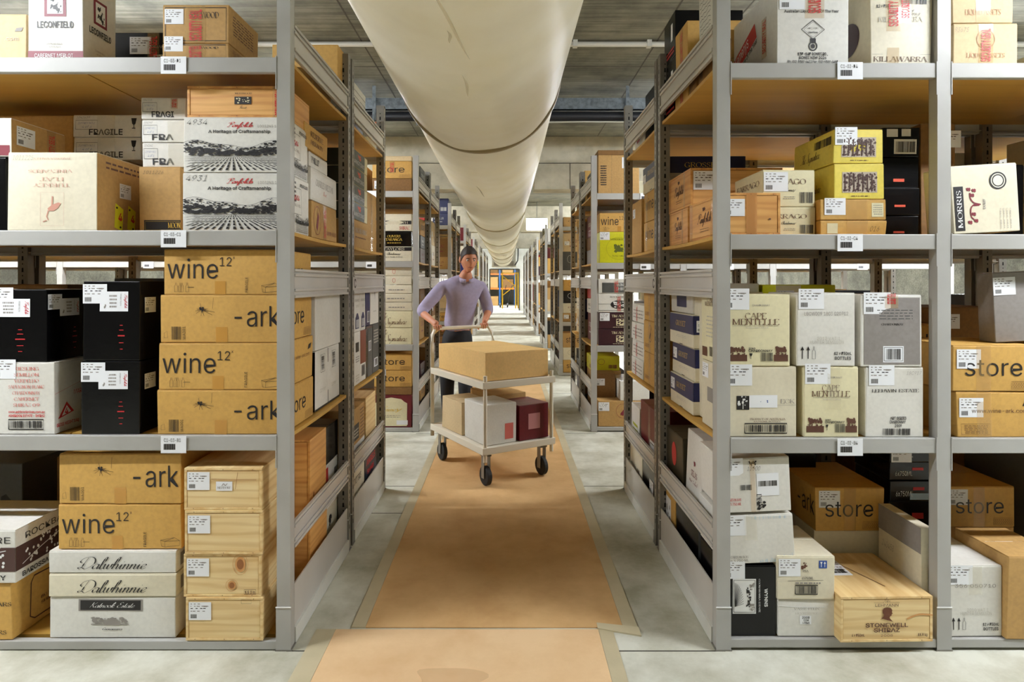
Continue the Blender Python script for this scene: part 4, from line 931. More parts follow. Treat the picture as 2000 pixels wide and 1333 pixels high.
# --- shelf A (bottom)
lab = ['pine wine crate with paper label, bottom of the stack of four', 'pine wine crate with two big knots, second from bottom', 'pine wine crate with plain face, third from bottom', 'pine wine crate with small white sticker, top of the stack of four']
for i, (pt, pl, pr) in enumerate(((1168, 362, 514), (1083, 358, 511), (998, 360, 513), (915, 359, 512))):
    B = pc(pl, pr, pt, 2.50 + .004 * (i % 2), .34, z[0] + .001 if i == 0 else None, None, lab[i], 'pine wine crates stacked at the foot of the left rack', cls=crate); B.sticker(.04, .48, size=.92)
    if i == 1:
        P = Print(B); kn = mat('wood_knot', (150, 96, 50), .6); kr = mat('wood_knot_ring', (206, 150, 90), .6)
        for (u, v, a, c) in ((.73, .76, .045, .12), (.62, .27, .035, .07)): P.ell(u, v, a * 1.5, c * 1.5, kr, 1); P.ell(u, v, a, c, kn, 2); P.ell(u, v, a * 2.2, c * 2, kr, 1, ring=.0015)
        P.frame(.78, .06, .93, .17, .0012, M_BROWNINK); P.text('1 5 0 m', .79, .08, .06, M_BROWNINK, 'bold', fit=.13); P.done()
    if i == 0: P = Print(B); P.frame(.72, .86, .85, .95, .001, M_BROWNINK); P.done()
    if i == 3:
        P = Print(B); P.rect(.41, .46, .62, .68, M_PAPER); P.text('N', .48, .58, .08, M_FAINT, 'script', fit=.08, layer=5); P.text('NEUDORF', .43, .51, .05, M_FAINT, 'serif', fit=.17, layer=5); kr = mat('wood_knot', (150, 96, 50), .6); P.line([(.35, .74), (.6, .72), (.93, .72)], .002, kr, smooth=True); P.line([(.66, .5), (.69, .9)], .0016, kr, smooth=True); P.done()
B = pc(97, 343, 1166, 2.52, .33, z[0] + .001, M_WHITE, 'white lidded carton with black name plate and farmhouse engraving, bottom left shelf', n=4); P = Print(B)
P.rect(.23, .67, .74, .96, M_FAINT); P.rect(.245, .695, .725, .935, M_INK, 3); P.text('Katnook Estate', .5, .76, .13, M_WHITEINK, 'script', fit=.36, al='C', layer=5)
P.blobs(.33, .38, .62, .50, 60, .018, M_FAINT, 3, 1.6); P.poly([(.43, .32), (.43, .42), (.5, .52), (.56, .42), (.56, .32)], M_FAINT); P.line([(.33, .34), (.63, .34)], .004, M_FAINT); P.text('Coonawarra', .5, .2, .06, M_INK, 'scriptbold', fit=.16, al='C'); P.done()
for i, (pt, pl, pr) in enumerate(((1121, 94, 345), (1076, 94, 344))):
    B = pc(pl, pr, pt, 2.518, .33, None, [M_CREAM, M_WHITE][i], 'flat white carton with flowing script name, %s of the two' % ['lower', 'upper'][i], 'white cartons with script lettering', n=4); P = Print(B); P.text('Dalwhinnie', .5, .2, .56, M_INK, 'script', fit=.55, al='C'); P.done(); P = Print(B, 'R'); P.rect(.1, .2, .45, .8, M_FAINT); P.done()
for i, (pt, pl) in enumerate(((985, 113), (886, 115))):
    B = pc(pl, 354, pt, 2.53, .385, None, M_BROWN, ['brown carton printed wine 12x, on the white script cartons, low shelf', 'brown carton printed -ark, on top of the low shelf stack'][i], GA, n=4); (d_ark if i else d_wine)(B)
B = carton(Xw(-120, 2.5), Xw(22, 2.5), 2.50, .31, z[0] + .001, Zw(1140, 2.5) - z[0], M_BROWN, 'golden brown carton with scalloped black frame at the bottom left corner', rot=0, n=4, jit=.006)
P = Print(B, 'F'); P.text('CELLARS', .55, .60, .07, M_INK, 'serif', fit=.45); P.text('CELLARS', .5, .1, .07, M_INK, 'serif', fit=.42); P.done()
P = Print(B, 'R'); P.line([(.95, .85), (.4, .9), (.34, .8), (.3, .2), (.38, .12), (.95, .1)], .005, M_BROWNPRINT); P.text('BIG RIVERS', .5, .4, .05, M_BROWNINK, 'serif', fit=.4); P.text('SHIRAZ', .5, .3, .05, M_BROWNINK, 'serif', fit=.35); P.done()
B = pc(-150, 30, 1035, 2.495, .34, None, M_WHITE, 'white carton with chocolate band and vine pattern, bottom left', n=4)
for f in 'FR':
    P = Print(B, f); P.rect(0, .22, 1, .68, M_BROWNPRINT, 1, 3); P.text('ROCKBARE', .15, .76, .12, M_INK, 'sans', fit=.8); P.text('BAROSSA VALLEY', .1, .06, .09, M_INK, 'bold', fit=.8)
    for k in range(46):
        u, v = random.Random(k).uniform(.15, .9), random.Random(k + 99).uniform(.28, .72); P.ell(u, v, .016, .03, M_WHITEINK, 3, n=6)
    P.line([(.1, .3), (.4, .45), (.9, .62)], .003, M_WHITEINK, 3, smooth=True); P.done()
P = Print(B, 'T'); P.text('6 x 750ml', .3, .4, .1, M_INK, 'hand', fit=.35); P.text('WINERY', .3, .58, .1, M_BROWNINK, 'bold', fit=.4); P.done()
B = carton(-2.9, -2.37, 3.02, .36, z[0] + .001, .58, M_SLATE, 'dark grey carton with sketchy black emblem standing behind the banded carton', rot=-4); P = Print(B); P.blobs(.5, .5, .9, .68, 30, .07, M_INK, 3); P.text('ESTATE', .55, .55, .1, M_WHITEINK, 'sans', fit=.3, layer=5); P.done()
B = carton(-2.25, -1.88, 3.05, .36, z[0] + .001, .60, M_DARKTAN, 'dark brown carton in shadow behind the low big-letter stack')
# aisle side of shelf A: crates and dark cartons
B = crate(-1.29, XL - .002, 2.87, .27, z[0] + .001, .33, None, 'low pine crate lying behind the pine stack, seen from the aisle', pal=1)
B = crate(-1.27, XL, 2.86, .26, TOP[0], .40, None, 'tall pine crate standing on a low crate, seen from the aisle', pal=1); P = Print(B, 'R'); kn = mat('wood_knot', (150, 96, 50), .6); P.ell(.2, .32, .05, .03, kn); P.line([(0, .06), (.5, .16), (1, .3)], .003, kn, smooth=True); P.line([(0, .02), (.5, .1), (1, .22)], .002, kn, smooth=True); P.done()
B = carton(-1.30, -.95, 3.15, .30, z[0] + .001, .26, M_CREAM, 'cream carton low on the left rack behind the guard rail'); d_logo(B, 'VINTAGE', 'R', M_INK)
B = carton(-1.30, -.95, 3.15, .30, TOP[0], .24, M_WHITE, 'white carton with red patch and barcode in the shade behind the guard rail'); P = Print(B, 'R'); P.bars(.72, .3, .92, .8, vert=True); P.rect(.05, .5, .35, .95, M_REDINK); P.done(); P = Print(B, 'F'); P.rect(.5, .4, .95, .9, M_REDINK); P.done()
B = carton(-1.30, -.95, 3.15, .30, TOP[0], .20, M_BLACK, 'black carton on the white carton with the red patch')
# fill further along the hidden shelves so that the gaps show stock
def fillers(lst, side):
    for (x0, x1, y, d, lv_, h, m, label) in lst: carton(x0, x1, y, d, LV[side][lv_] + .001, h, m, label, flap=False)
fillers([(-2.35, -1.85, 3.52, .4, 1, .30, M_TAN, 'tan carton on the second left rack, seen through the middle shelf gap'), (-1.75, -1.3, 3.52, .4, 1, .33, M_PALE, 'pale carton on the second left rack behind the black cartons'),
         (-2.4, -1.9, 3.52, .4, 2, .3, M_DARKTAN, 'dark brown carton on the second left rack at the back of the third shelf'), (-1.8, -1.36, 3.52, .4, 2, .33, M_TAN, 'tan carton on the second left rack behind the fragile cartons'),
         (-2.4, -1.9, 3.52, .4, 0, .4, M_DARKTAN, 'dark brown carton on the second left rack at floor level'), (-1.8, -1.4, 3.52, .4, 0, .45, M_TAN, 'tan carton on the second left rack at floor level'),
         (-1.95, -1.45, 3.52, .4, 3, .25, M_TAN, 'tan carton on the second left rack, top shelf')], -1)

# ================================================================ LEFT SECOND RACK, aisle side
GAn = 'dark green cartons with red crest'
B = carton(-1.32, XL, 3.67, .40, z[2] + .001, .172, M_TAN, 'plain tan carton with faint print under four dark green cartons'); P = Print(B, 'R'); P.text('HIGHBANKS', .08, .55, .18, M_PALEINK, 'serif', fit=.8); P.lines(.1, .35, .8, .45, 1, M_BROWNINK, 3, .4); P.done()
for i in range(4):
    B = carton(-1.31, XL - .002, 3.66, .385, TOP[0], .106, M_LEMON, 'dark green fronted flat carton with red crest, %s of four on the left' % ['lowest', 'second', 'third', 'topmost'][i], GAn)
    P = Print(B, 'R'); P.rect(0, 0, .78, 1, M_GREEN, 0, 3); P.text('LANGTONS', .02, .2, .24, M_WHITEINK, 'sans', fit=.72); P.blobs(.33, .55, .5, .85, 12, .05, M_ORANGEINK, 5, 1.6); P.done(); P = Print(B, 'F'); P.rect(0, 0, 1, 1, M_GREEN, 0, 3); P.done()
B = carton(-1.20, -.93, 4.07, .30, z[2] + .001, .40, M_TAN, 'narrow tan carton behind the dark green cartons'); d_tape(B, 'R', seal=False)
B = carton(-1.3, -.94, 3.72, .3, z[3] + .001, .155, M_BLACK, 'black carton behind the top guard of the second left rack'); TOPD = TOP[0]
B = carton(-1.3, -.93, 3.70, .34, TOPD, .15, M_WHITE, 'white slatted carton on the black carton, second left rack top'); P = Print(B, 'R'); [P.rect(.05, q, .95, q + .04, M_FAINT) for q in (.2, .45, .7)]; P.done()
GE = 'upright gift cartons on the second left rack'
x1 = XL + .003
def sidebox(y, d, z0, h, m, label, fn=None, x=-1.25, g=None, side=-1):
    B = carton(x if side < 0 else .898, x1 if side < 0 else -x, y, d, z0, h, m, label, g, flap=False)
    if fn: P = Print(B, 'R' if side < 0 else 'L'); fn(P); P.done()
    return B
b0 = z[1] + .001
sidebox(3.67, .16, b0, .325, M_WHITE, 'white gift carton with black square logo, lower row nearest', lambda P: (P.rect(.25, .62, .75, .8, M_INK), P.lines(.2, .42, .8, .55, 3, M_FAINT, 2), P.lines(.2, .05, .8, .2, 3, M_PALEINK, 4)), g=GE); t1 = TOP[0]
sidebox(3.835, .15, b0, .325, M_WHITE, 'red brown and white gift carton in the lower row', lambda P: (P.rect(0, .35, 1, 1, mat('red_brown_print', (120, 58, 40), .5), 1, 3), P.rect(.2, .1, .8, .32, M_FAINT), P.bars(.28, .12, .72, .3)), g=GE)
sidebox(3.99, .20, b0, .34, M_BLACK, 'black gift carton with grey panel and barcode in the lower row', lambda P: (P.rect(.25, .0, .95, .95, M_SLATE, 1, 2), P.rect(.35, .5, .75, .7, M_PAPER, 3), P.bars(.4, .52, .7, .68)), g=GE)
sidebox(4.195, .19, b0, .34, M_SLATE, 'charcoal gift carton with a band of print in the lower row', lambda P: (P.lines(.1, .6, .9, .9, 5, M_PALEINK, 3), P.rect(.2, .12, .8, .3, M_PAPER), P.bars(.3, .14, .7, .28)), g=GE)
def bal(P): P.text('BALNAVES', .1, .62, .05, M_FAINT, 'serif', fit=.8); P.lines(.25, .5, .75, .56, 2, M_PALEINK, 2); P.rect(.2, .06, .8, .3, M_NAVY); P.bars(.28, .08, .72, .25, m=M_WHITEINK); P.poly([(.25, .3), (.75, .3), (.6, .38), (.4, .38)], M_NAVY)
sidebox(3.67, .15, t1, .30, M_WHITE, 'white carton with navy urn emblem, nearer of the matching pair', bal, g=GE)
sidebox(3.825, .15, t1, .30, M_WHITE, 'white carton with navy urn emblem, farther of the matching pair', bal, g=GE)
sidebox(3.98, .13, b0 + .342, .28, M_NAVY, 'navy carton with white panel beside the urn emblem pair', lambda P: (P.rect(.3, .08, .8, .35, M_PAPER), P.bars(.36, .1, .74, .33)), g=GE)
sidebox(4.115, .26, b0 + .342, .27, M_WHITE, 'white carton with a black leaf mark at the far end of the upper row', lambda P: (P.poly([(.45, .95), (.55, .95), (.5, .62)], M_INK), P.lines(.3, .3, .7, .36, 1, M_PALEINK, 2)), g=GE)
b0 = z[0] + .001
B = carton(-1.28, XL, 3.64, .32, b0, .40, M_CREAM, 'cream carton with an engraved picture low on the second left rack'); P = Print(B, 'R'); P.text('PINOT GRIS', .1, .6, .1, M_INK, 'sans', fit=.6); landscape(P, .1, .05, .9, .35, M_INK, 7); P.done(); t1 = TOP[0]
B = carton(-1.28, XL, 3.98, .34, b0, .42, M_SLATE, 'dark blue grey carton with red lettering low on the second left rack'); P = Print(B, 'R'); P.rect(0, 0, 1, 1, mat('ink_blue_print', (22, 34, 50), .4), 0, 3); P.text('ANGELS', .1, .62, .1, M_REDINK, 'bold', fit=.75); P.text('SHARE', .15, .48, .07, M_REDINK, 'bold', fit=.6); P.lines(.2, .3, .8, .42, 3, M_PALEBLUE, 5, .3); P.done(); t2 = TOP[0]
B = carton(-1.28, XL, 3.65, .30, t1, .30, M_TAN, 'tan carton with a dark framed panel above the guard, second left rack', n=3); P = Print(B, 'R'); P.rect(0, 0, 1, .28, M_WHITE, 1, 3); P.rect(.05, .35, .5, .68, M_INK, 2); P.lines(.1, .4, .45, .6, 3, M_PALEINK, 3); P.lines(.6, .3, .95, .95, 9, M_BROWNINK, 4, .35); P.done()
B = crate(-1.26, XL, 4.0, .30, t2, .29, None, 'pale wooden crate next to the tan panel carton, second left rack')
# ================================================================ RIGHT FRONT RACK
XR = .897
z = LV[1]
def pl_(*a): return [(x, y) for x, y in zip(a[::2], a[1::2])]
# --- shelf B: six upright cartons in two rows
GS = 'upright cartons in two rows of three on the right middle shelf'
B = pc(0, 1556, 716, 2.525, .27, z[1] + .001, M_CREAM, 'cream carton with small tree picture and barcode, lower row left', GS, x0=XR, n=4)
P = Print(B); P.rect(.19, .39, .36, .59, M_INK); P.blobs(.2, .45, .35, .58, 14, .02, M_WHITEINK, 4); P.rect(.27, .4, .28, .55, M_WHITEINK, 3); P.rect(.36, .42, .74, .6, M_PAPER, 3); P.blobs(.4, .48, .64, .52, 6, .012, M_BLUEINK, 3); P.text('ECK', .78, .48, .06, M_FAINT, 'serifthin', fit=.2); P.line([(.74, .455), (.99, .455)], .001, M_FAINT)
P.text('PRODUCT OF AUSTRALIA', .37, .24, .028, M_BROWNINK, 'serif', fit=.48); P.text('6x750ml BOTTLES', .42, .21, .02, M_BROWNINK, 'serif', fit=.36); P.bars(.32, .07, .85, .17, frame=True); P.done(); B.sticker(.04, .74, size=1.1); P = Print(B, 'L'); P.rect(.3, .4, .6, .62, M_FAINT); P.frame(.65, .45, .95, .55, .001, M_FAINT); P.done(); b1 = TOP[0]; B.sticker(.05, .75, 'L', .8)
B = pc(0, 1543, 574, 2.525, .27, None, M_LEMON, 'pale lemon carton with grey tree line print, upper row left', GS, x0=XR, n=4); d_cape(B); B.sticker(.0, .79, size=1.1)
P = Print(B, 'L'); P.text('CAPE', .3, .88, .06, M_BROWNINK, 'serifthin', fit=.4); P.text('MENTELLE', .2, .82, .06, M_BROWNINK, 'serifthin', fit=.6); P.lines(.25, .35, .75, .7, 6, M_PALEINK, 2, .3); P.bars(.4, .08, .7, .22); P.rect(.05, .06, .3, .2, M_BROWNINK); P.done()
B = pc(1570, 1678, 716, 2.52, .28, z[1] + .001, M_LEMON, 'pale lemon carton with grey tree line print, lower row middle', GS, n=4); d_cape(B); B.sticker(.02, .76, size=1.05); b2 = TOP[0]; d_tape(B, seal=False, u=.55, white=True, v0=.4)
B = pc(1690, 1804, 717, 2.52, .28, z[1] + .001, M_WHITE, 'white carton with wide spaced serif title and barcode, lower row right', GS, n=4)
P = Print(B); P.text('18C917', .70, .90, .05, M_FAINT, 'hand', fit=.27); P.text('LEEUWIN ESTATE', .1, .65, .045, M_INK, 'serif', fit=.82); P.text('ART SERIES', .42, .255, .04, M_INK, 'bold', fit=.28); P.text('CHARDONNAY', .41, .20, .04, M_INK, 'bold', fit=.28); P.text('2009', .5, .145, .04, M_INK, 'bold', fit=.12); P.bars(.29, .03, .77, .125); P.done(); B.sticker(.05, .75, size=1.05); b3 = TOP[0]
B = pc(1557, 1671, 572, 2.52, .28, b2, M_WHITE, 'white carton with two arrows and a bottle outline, upper row middle', GS, n=4); d_semillon(B, 'LBCW009 1803 020712'); B.sticker(.02, .79, size=1.05)
B = pc(1682, 1801, 575, 2.52, .28, b3, M_WHITE, 'white carton with large grey panel, upper row right', GS, n=4); P = Print(B); P.rect(.05, .03, .97, .97, M_GREY, 0, 5); P.text('CHARDONNAY', .33, .58, .03, M_INK, 'serif', fit=.37); P.lines(.25, .66, .85, .82, 4, M_SLATE, 4, .25); P.rect(.36, .06, .7, .29, M_PAPER, 3); P.frame(.38, .08, .68, .27, .002, M_INK, 4); P.bars(.41, .1, .65, .25); P.done(); B.sticker(.04, .74, size=1.12); d_tape(B, u=.5, v0=.82)
B = pc(1500, 1550, 570, 2.84, .3, z[1] + .001, M_CREAM, 'cream carton standing behind the arrows carton, middle shelf', x0=.93, x1=1.2)
B = carton(Xw(1515, 2.86), Xw(1632, 2.86), 2.86, .34, z[1] + .001, Zw(556, 2.86) - z[1], M_LIME, 'lime and cream carton peeping over the upper row of three'); B.sticker(.02, .86, size=.8); P = Print(B); P.rect(0, .6, .42, 1, M_LEMON, 0, 2); P.done()
B = carton(Xw(1690, 2.88), Xw(1840, 2.88), 2.88, .4, z[1] + .001, .44, M_BROWN, 'brown carton printed -ark standing behind the grey panel carton'); P = Print(B); P.text('ark', .5, .78, .13, M_INK, 'light', fit=.42); P.text('ark', .5, .2, .13, M_INK, 'light', fit=.42); P.done(); B.sticker(.45, .8)
# aisle side shelf B: navy and cream cartons
GG = 'navy and cream cartons with gold name'
TOP[0] = z[1] + .001
for i in range(3):
    B = carton(XR + .012 * (i == 1), 1.22, 2.925, .40, TOP[0], .160, M_CREAM, 'navy and cream carton with gold name, %s of three' % ['bottom', 'middle', 'top'][i], GG); grosset(B); grosset(B, 'L'); B.sticker(.05, .5, 'L' if i < 2 else 'F', .7)
B = carton(XR + .02, 1.25, 3.0, .38, TOP[0], .155, M_WHITE, 'white carton with navy square on top of the navy and cream stack'); P = Print(B, 'L'); P.rect(.3, .2, .75, .9, M_NAVY, 1, 2); P.done()
# --- shelf C
GPc = 'orange pine crates with branded script'
def brand(B, f='L'):
    P = Print(B, f); P.blobs(.45, .68, .52, .8, 6, .03, M_BROWNINK, 2, 1.6); P.text('Penfolds', .28, .42, .24, M_BROWNINK, 'scriptbold', fit=.44); P.lines(.36, .18, .64, .3, 2, M_BROWNINK, 3, .25); P.done()
    T = Print(B, f); T.rect(.02, 0, .12, 1, M_TAPE, 4, 2); T.rect(.7, 0, .78, 1, M_TAPE, 4, 2); T.done('packing_tape')
TOP[0] = z[2] + .001
B = crate(.905, Xw(1525, 2.56), 2.56, .45, z[2] + .001, .178, None, 'pale orange pine crate at the front corner of the right upper shelf', GPc, pal=1); brand(B); B.sticker(.03, .45, size=.9)
T = Print(B); T.rect(.42, 0, .6, 1, mat('tape_patch_pine', (206, 150, 90), .3, alpha=.6), 4, 2); T.ell(.82, .38, .02, .02, M_BROWNINK); T.done('packing_tape'); tc_ = TOP[0]
B = crate(.903, 1.22, 3.03, .34, z[2] + .001, .176, None, 'orange pine crate behind the front corner crate', GPc, pal=1); brand(B)
B = crate(.905, 1.36, 2.99, .40, tc_, .185, None, 'orange pine crate with a knot lying on the two branded crates', GPc, pal=1); brand(B); B.sticker(.03, .42, size=1.15); P = Print(B); P.ell(.32, .2, .025, .05, mat('wood_knot', (150, 96, 50), .6)); P.done()
GFa = 'cream cartons with half-hidden name'
for i, pt in enumerate((404, 331)):
    B = pc(1490 if i == 0 else 1489, 1593, pt, 2.63, .32, z[2] + .001 if i == 0 else None, M_LEMON, 'pale lemon carton with barcode, %s of two on the right upper shelf' % ['lower', 'upper'][i], GFa, n=4)
    P = Print(B); P.text('FARRAGO', .05 if i else .05, .62, .15, M_BROWNINK, 'serifthin', fit=.78); P.text('Chardonnay', .35, .42, .1, M_INK, 'scriptbold', fit=.28); P.bars(.7, .1, .96, .4); P.lines(.38, .2, .62, .3, 2, M_FAINT, 2, .3); P.done()
    P = Print(B, 'L'); P.text('FARRAGO', .1, .6, .16, M_BROWNINK, 'serifthin', fit=.8); P.done()
    if i: B.sticker(.02, .42, size=1.05)
GY = 'yellow cartons with engraved garden print'
for i, (pt, pl, pr) in enumerate(((430, 1601, 1732), (389, 1601, 1731))):
    B = pc(pl, pr, pt, 2.60, .30, z[2] + .001 if i == 0 else None, M_BROWN, 'flat brown taped carton, %s of two under the yellow pair' % ['lower', 'upper'][i], 'flat brown taped cartons'); d_tape(B, seal=False, u=.55, w=.09); B.sticker(.06, .25, size=.9) if i else None; P = Print(B); P.rect(.78 if i else .1, .15, .96 if i else .26, .85, M_LEMON, 1); P.lines(.8, .25, .94, .8, 5, M_FAINT, 3, .3) if i else P.text('016', .75, .3, .35, M_INK, 'hand', fit=.14); P.done()
for i, (pt, pl, pr) in enumerate(((319, 1629, 1727), (252, 1628, 1725))):
    B = pc(pl, pr, pt, 2.60, .36, None, M_YELLOW, 'yellow carton with engraved garden print, %s of two' % ['lower', 'upper'][i], GY, n=4)
    P = Print(B); P.rect(.16, .18, .86, .78, mat('engraving_ground', (190, 176, 160), .6)); P.blobs(.19, .22, .84, .75, 130, .028, M_BROWNPRINT, 5, 1.4); [P.rect(.2 + .09 * k, .22, .225 + .09 * k, .72, M_BROWNPRINT, 3) for k in range(7)]; P.lines(.3, .06, .7, .12, 1, M_BROWNINK, 2, .3); P.done()
    P = Print(B, 'L'); P.text('The Signature', .2, .3, .3, M_BROWNINK, 'script', fit=.5); P.bars(.55, .6, .95, .85) if i else None; P.done()
    if i: B.sticker(.02, .55, size=.95)
GK = 'glossy black flat cartons with red lids'
TOP[0] = z[2] + .001
for i in range(4):
    B = carton(Xw(1722, 2.9), Xw(1795, 2.9) + .0, 2.9 - .008 * (i % 2), .36, TOP[0], [.12, .13, .145, .14][i], M_BLACK, 'glossy black flat carton in the shadowed stack, %s' % ['bottom', 'second up', 'third up', 'top with barcode label'][i], GK, flap=False)
    P = Print(B); P.rect(.3, .3 if i != 2 else .2, .6, .38 if i != 2 else .3, M_ORANGEINK) if i < 3 else (P.rect(.3, .1, .92, .6, M_PAPER), P.bars(.35, .16, .88, .52), P.rect(.1, .68, .4, .95, M_PAPER), P.rect(.5, .7, .75, .95, M_PAPER)); P.done()
B = carton(Xw(1795, 2.9) + .008, 2.14, 2.9, .36, z[2] + .001, .56, M_DARKTAN, 'tall brown carton in shadow behind the right upright', n=3)
B.sticker(.55, .8); P = Print(B); P.rect(.62, .45, .85, .65, M_PAPER); P.rect(.62, .45, .85, .55, M_GOLDINK, 3); P.done()
B = carton(Xw(1858, 2.515), Xw(1992, 2.515), 2.515, .15, z[2] + .0085, .285, M_CREAM, 'cream carton printed sideways with a vine emblem, tilted on the right upper shelf', rot=2, roll=-3.2, n=4, jit=.004)
P = Print(B); P.rect(.03, .04, .17, .70, M_INK); P.text('MORRIS', .135, .08, .07, M_WHITEINK, 'serif', fit=.56, rot=90, layer=5)
vn = M_WINEINK; P.line([(.42, .42), (.32, .42), (.27, .36), (.27, .25), (.31, .2)], .005, vn, smooth=True); P.line([(.42, .42), (.32, .45), (.27, .52), (.27, .6)], .005, vn, smooth=True); P.rect(.31, .40, .40, .43, vn)
for q in ((.25, .64), (.33, .62), (.25, .15), (.34, .17), (.3, .55), (.31, .27)): P.blobs(q[0] - .02, q[1] - .02, q[0] + .02, q[1] + .02, 6, .022, vn, 3)
P.text('DURIF', .49, .35, .035, M_FAINT, 'bold', fit=.15, rot=90); P.ell(.70, .76, .13, .13, M_INK, n=28); P.ell(.70, .76, .075, .075, M_CREAM, 3, n=20); P.ell(.70, .76, .10, .10, M_CREAM, 3, ring=.004, n=24); P.blobs(.66, .72, .74, .8, 5, .02, M_INK, 3)
for k in range(4): P.text('RHINE WINES', .72 + .05 * k, .05, .016, M_FAINT, 'serif', fit=.3, rot=90)
P.done()
B = carton(2.17, 2.45, 2.88, .35, z[2] + .001, .36, M_BLACK, 'black carton with small white picture label behind the vine emblem carton', rot=0); P = Print(B); P.rect(.2, .6, .5, .85, M_PAPER); P.frame(.25, .63, .45, .82, .001, M_GOLDINK); P.done()
# --- shelf D (top)
B = pc(1518, 1658, -40, 2.52, .48, z[3] + .001, M_WHITE, 'tall white carton with red oval side logo and black diamond, on top shelf', n=5)
P = Print(B); P.text('Australian Liquor Store Of The Year', .1, .62, .032, M_INK, 'bold', fit=.76); P.line(pl_(.5, .53, .66, .415, .5, .30, .34, .415, .5, .53), .003, M_INK); P.line(pl_(.5, .51, .63, .415, .5, .32, .37, .415, .5, .51), .001, M_INK); P.text('ADELAIDE', .5, .42, .02, M_FAINT, 'sans', fit=.15, al='C'); P.text('LiquorHouse', .5, .37, .022, M_INK, 'bold', fit=.13, al='C')
P.rect(.46, .25, .54, .31, M_INK); P.ell(.5, .215, .055, .05, M_INK, ring=.005, n=20); P.ell(.5, .215, .03, .028, M_INK)
P.text('137-147 BONDI RD.,', .5, .105, .034, M_INK, 'bold', fit=.42, al='C'); P.text('BONDI NSW 2026', .5, .06, .034, M_INK, 'bold', fit=.38, al='C'); P.text('Ph: (02) 9389 6422 Fax: (02) 9389 6417', .5, .015, .03, M_INK, 'bold', fit=.7, al='C'); P.done(); B.sticker(.03, .66, size=1.1); d_tape(B, u=.52, w=.08, v0=.55)
P = Print(B, 'L'); P.line([(.0, .40), (.56, .66)], .075, M_REDINK); P.text('Kemenys', .06, .385, .11, M_WHITEINK, 'italic', fit=.5, rot=18, layer=5); P.text('Store Of The Year', .22, .32, .045, M_INK, 'bold', fit=.55, rot=18); P.line(pl_(.35, .25, .45, .15, .35, .05, .25, .15, .35, .25), .002, M_INK); P.done(); d_tape(B, 'L', u=.75, w=.05, v0=.2, v1=.7)
B = pc(1698, 1820, -36, 2.52, .31, z[3] + .001, M_CREAM, 'worn cream carton with crumpled tape beside the red oval logo carton', n=5, jit=.006, bul=.006, rot=1.5)
P = Print(B); P.text('KILLAWARRA', .04, .03, .06, M_BROWNINK, 'serifthin', fit=.9); P.text('KILLAWARRA', .12, .52, .06, M_PALEINK, 'serif', fit=.72); P.line([(.02, .12), (1, .12)], .001, M_FAINT); P.text('12 x 750ml', .1, .70, .035, M_INK, 'bold', fit=.25); P.text('Sparkling', .3, .6, .07, M_FAINT, 'script', fit=.5); P.bars(.5, .74, .9, .85); P.done(); d_tape(B, u=.36, w=.06, v0=.4); d_tape(B, u=.55, w=.05, v0=.5); d_tape(B, u=.36, w=.05, v0=0, v1=.2, seal=False)
P = Print(B, 'L'); P.ell(.5, .45, .28, .22, M_PLUM, n=24); P.text('KILLA', .3, .02, .05, M_FAINT, 'serif', fit=.4); P.done()
GL = 'pale tan cartons with faint emblem'
for i, (pt, pr, pl) in enumerate(((45, 1988, 1862), (-55, 1980, 1860))):
    B = pc(pl, pr, pt, 2.52, .3, z[3] + .001 if i == 0 else None, M_PALE, 'pale tan carton with faint round emblem, %s of two at the right edge' % ['lower', 'upper'][i], GL); d_shop(B, 'F', mat('faint_brown_ink', (186, 140, 104), .6), 'LIQUID ASSETS', .2, .6); d_tape(B, u=.5, w=.06, seal=not i)
    if not i: P = Print(B); P.text('93675', .02, .8, .12, M_FAINT, 'hand', fit=.22); P.done()
# aisle side shelf D
B = carton(XR, .972, 2.62, .22, z[3] + .001, .15, M_DARKTAN, 'dark tan carton with barcode lying behind the top guard, right front rack'); P = Print(B, 'L'); P.bars(.1, .2, .3, .9, vert=True); P.done()
B = carton(XR, .972, 2.63, .20, TOP[0], .34, M_WHITE, 'white carton covered in handwriting above the right top guard'); P = Print(B, 'L'); rr = random.Random(9)
for k in range(15): P.line([(.1, .9 - k * .06)] + [(.1 + q * .02 * 4, .9 - k * .06 + rr.uniform(-.015, .015)) for q in range(1, 10)], .0022, M_INK)
P.text('SETS', .1, .88, .06, M_INK, 'hand', fit=.3); P.done()
B = carton(XR, 1.05, 2.87, .12, z[3] + .001, .13, M_DARKTAN, 'thin dark carton with faded letters behind the top guard, right front rack'); P = Print(B, 'L'); P.text('ASSETS', .1, .3, .3, M_BROWNINK, 'serif', fit=.8); P.done()
for i in range(2):
    B = carton(XR, 1.28, 3.01, .215, z[3] + .001 if not i else TOP[0], [.205, .19][i], M_BROWN, 'orange tan carton with red seal tape behind the top guard, %s of two' % ['lower', 'upper'][i], 'orange tan cartons on the right top shelf'); d_tape(B, 'L', u=.55); P = Print(B); P.text('SETS', .2, .3, .2, M_WINEINK, 'serif', fit=.35, rot=0); P.done()
TOP[0] = z[3] + .001
for i in range(2):
    B = carton(XR + .003, 1.26, 3.235, .235, TOP[0], [.31, .235][i], M_BLACK, 'glossy black carton above the first right top guard, %s of two' % ['lower', 'upper'][i], 'black cartons on the right top shelf', n=4); P = Print(B)
    if i: P.text('6 x 750ML', .15, .1, .09, M_WHITEINK, 'serif', fit=.35); P.rect(.45, .2, 1.0, .62, M_PAPER); P.bars(.5, .25, .95, .55); P.rect(.48, .68, .78, .95, M_PAPER)
    else: P.rect(.6, .4, .95, .9, M_PAPER); P.lines(.1, .1, .5, .3, 2, M_REDINK, 3)
    P.done(); P = Print(B, 'L'); P.lines(.2, .08, .9, .25, 2, M_REDINK, 4); P.rect(.65, .4, .8, .8, M_PAPER); P.done()
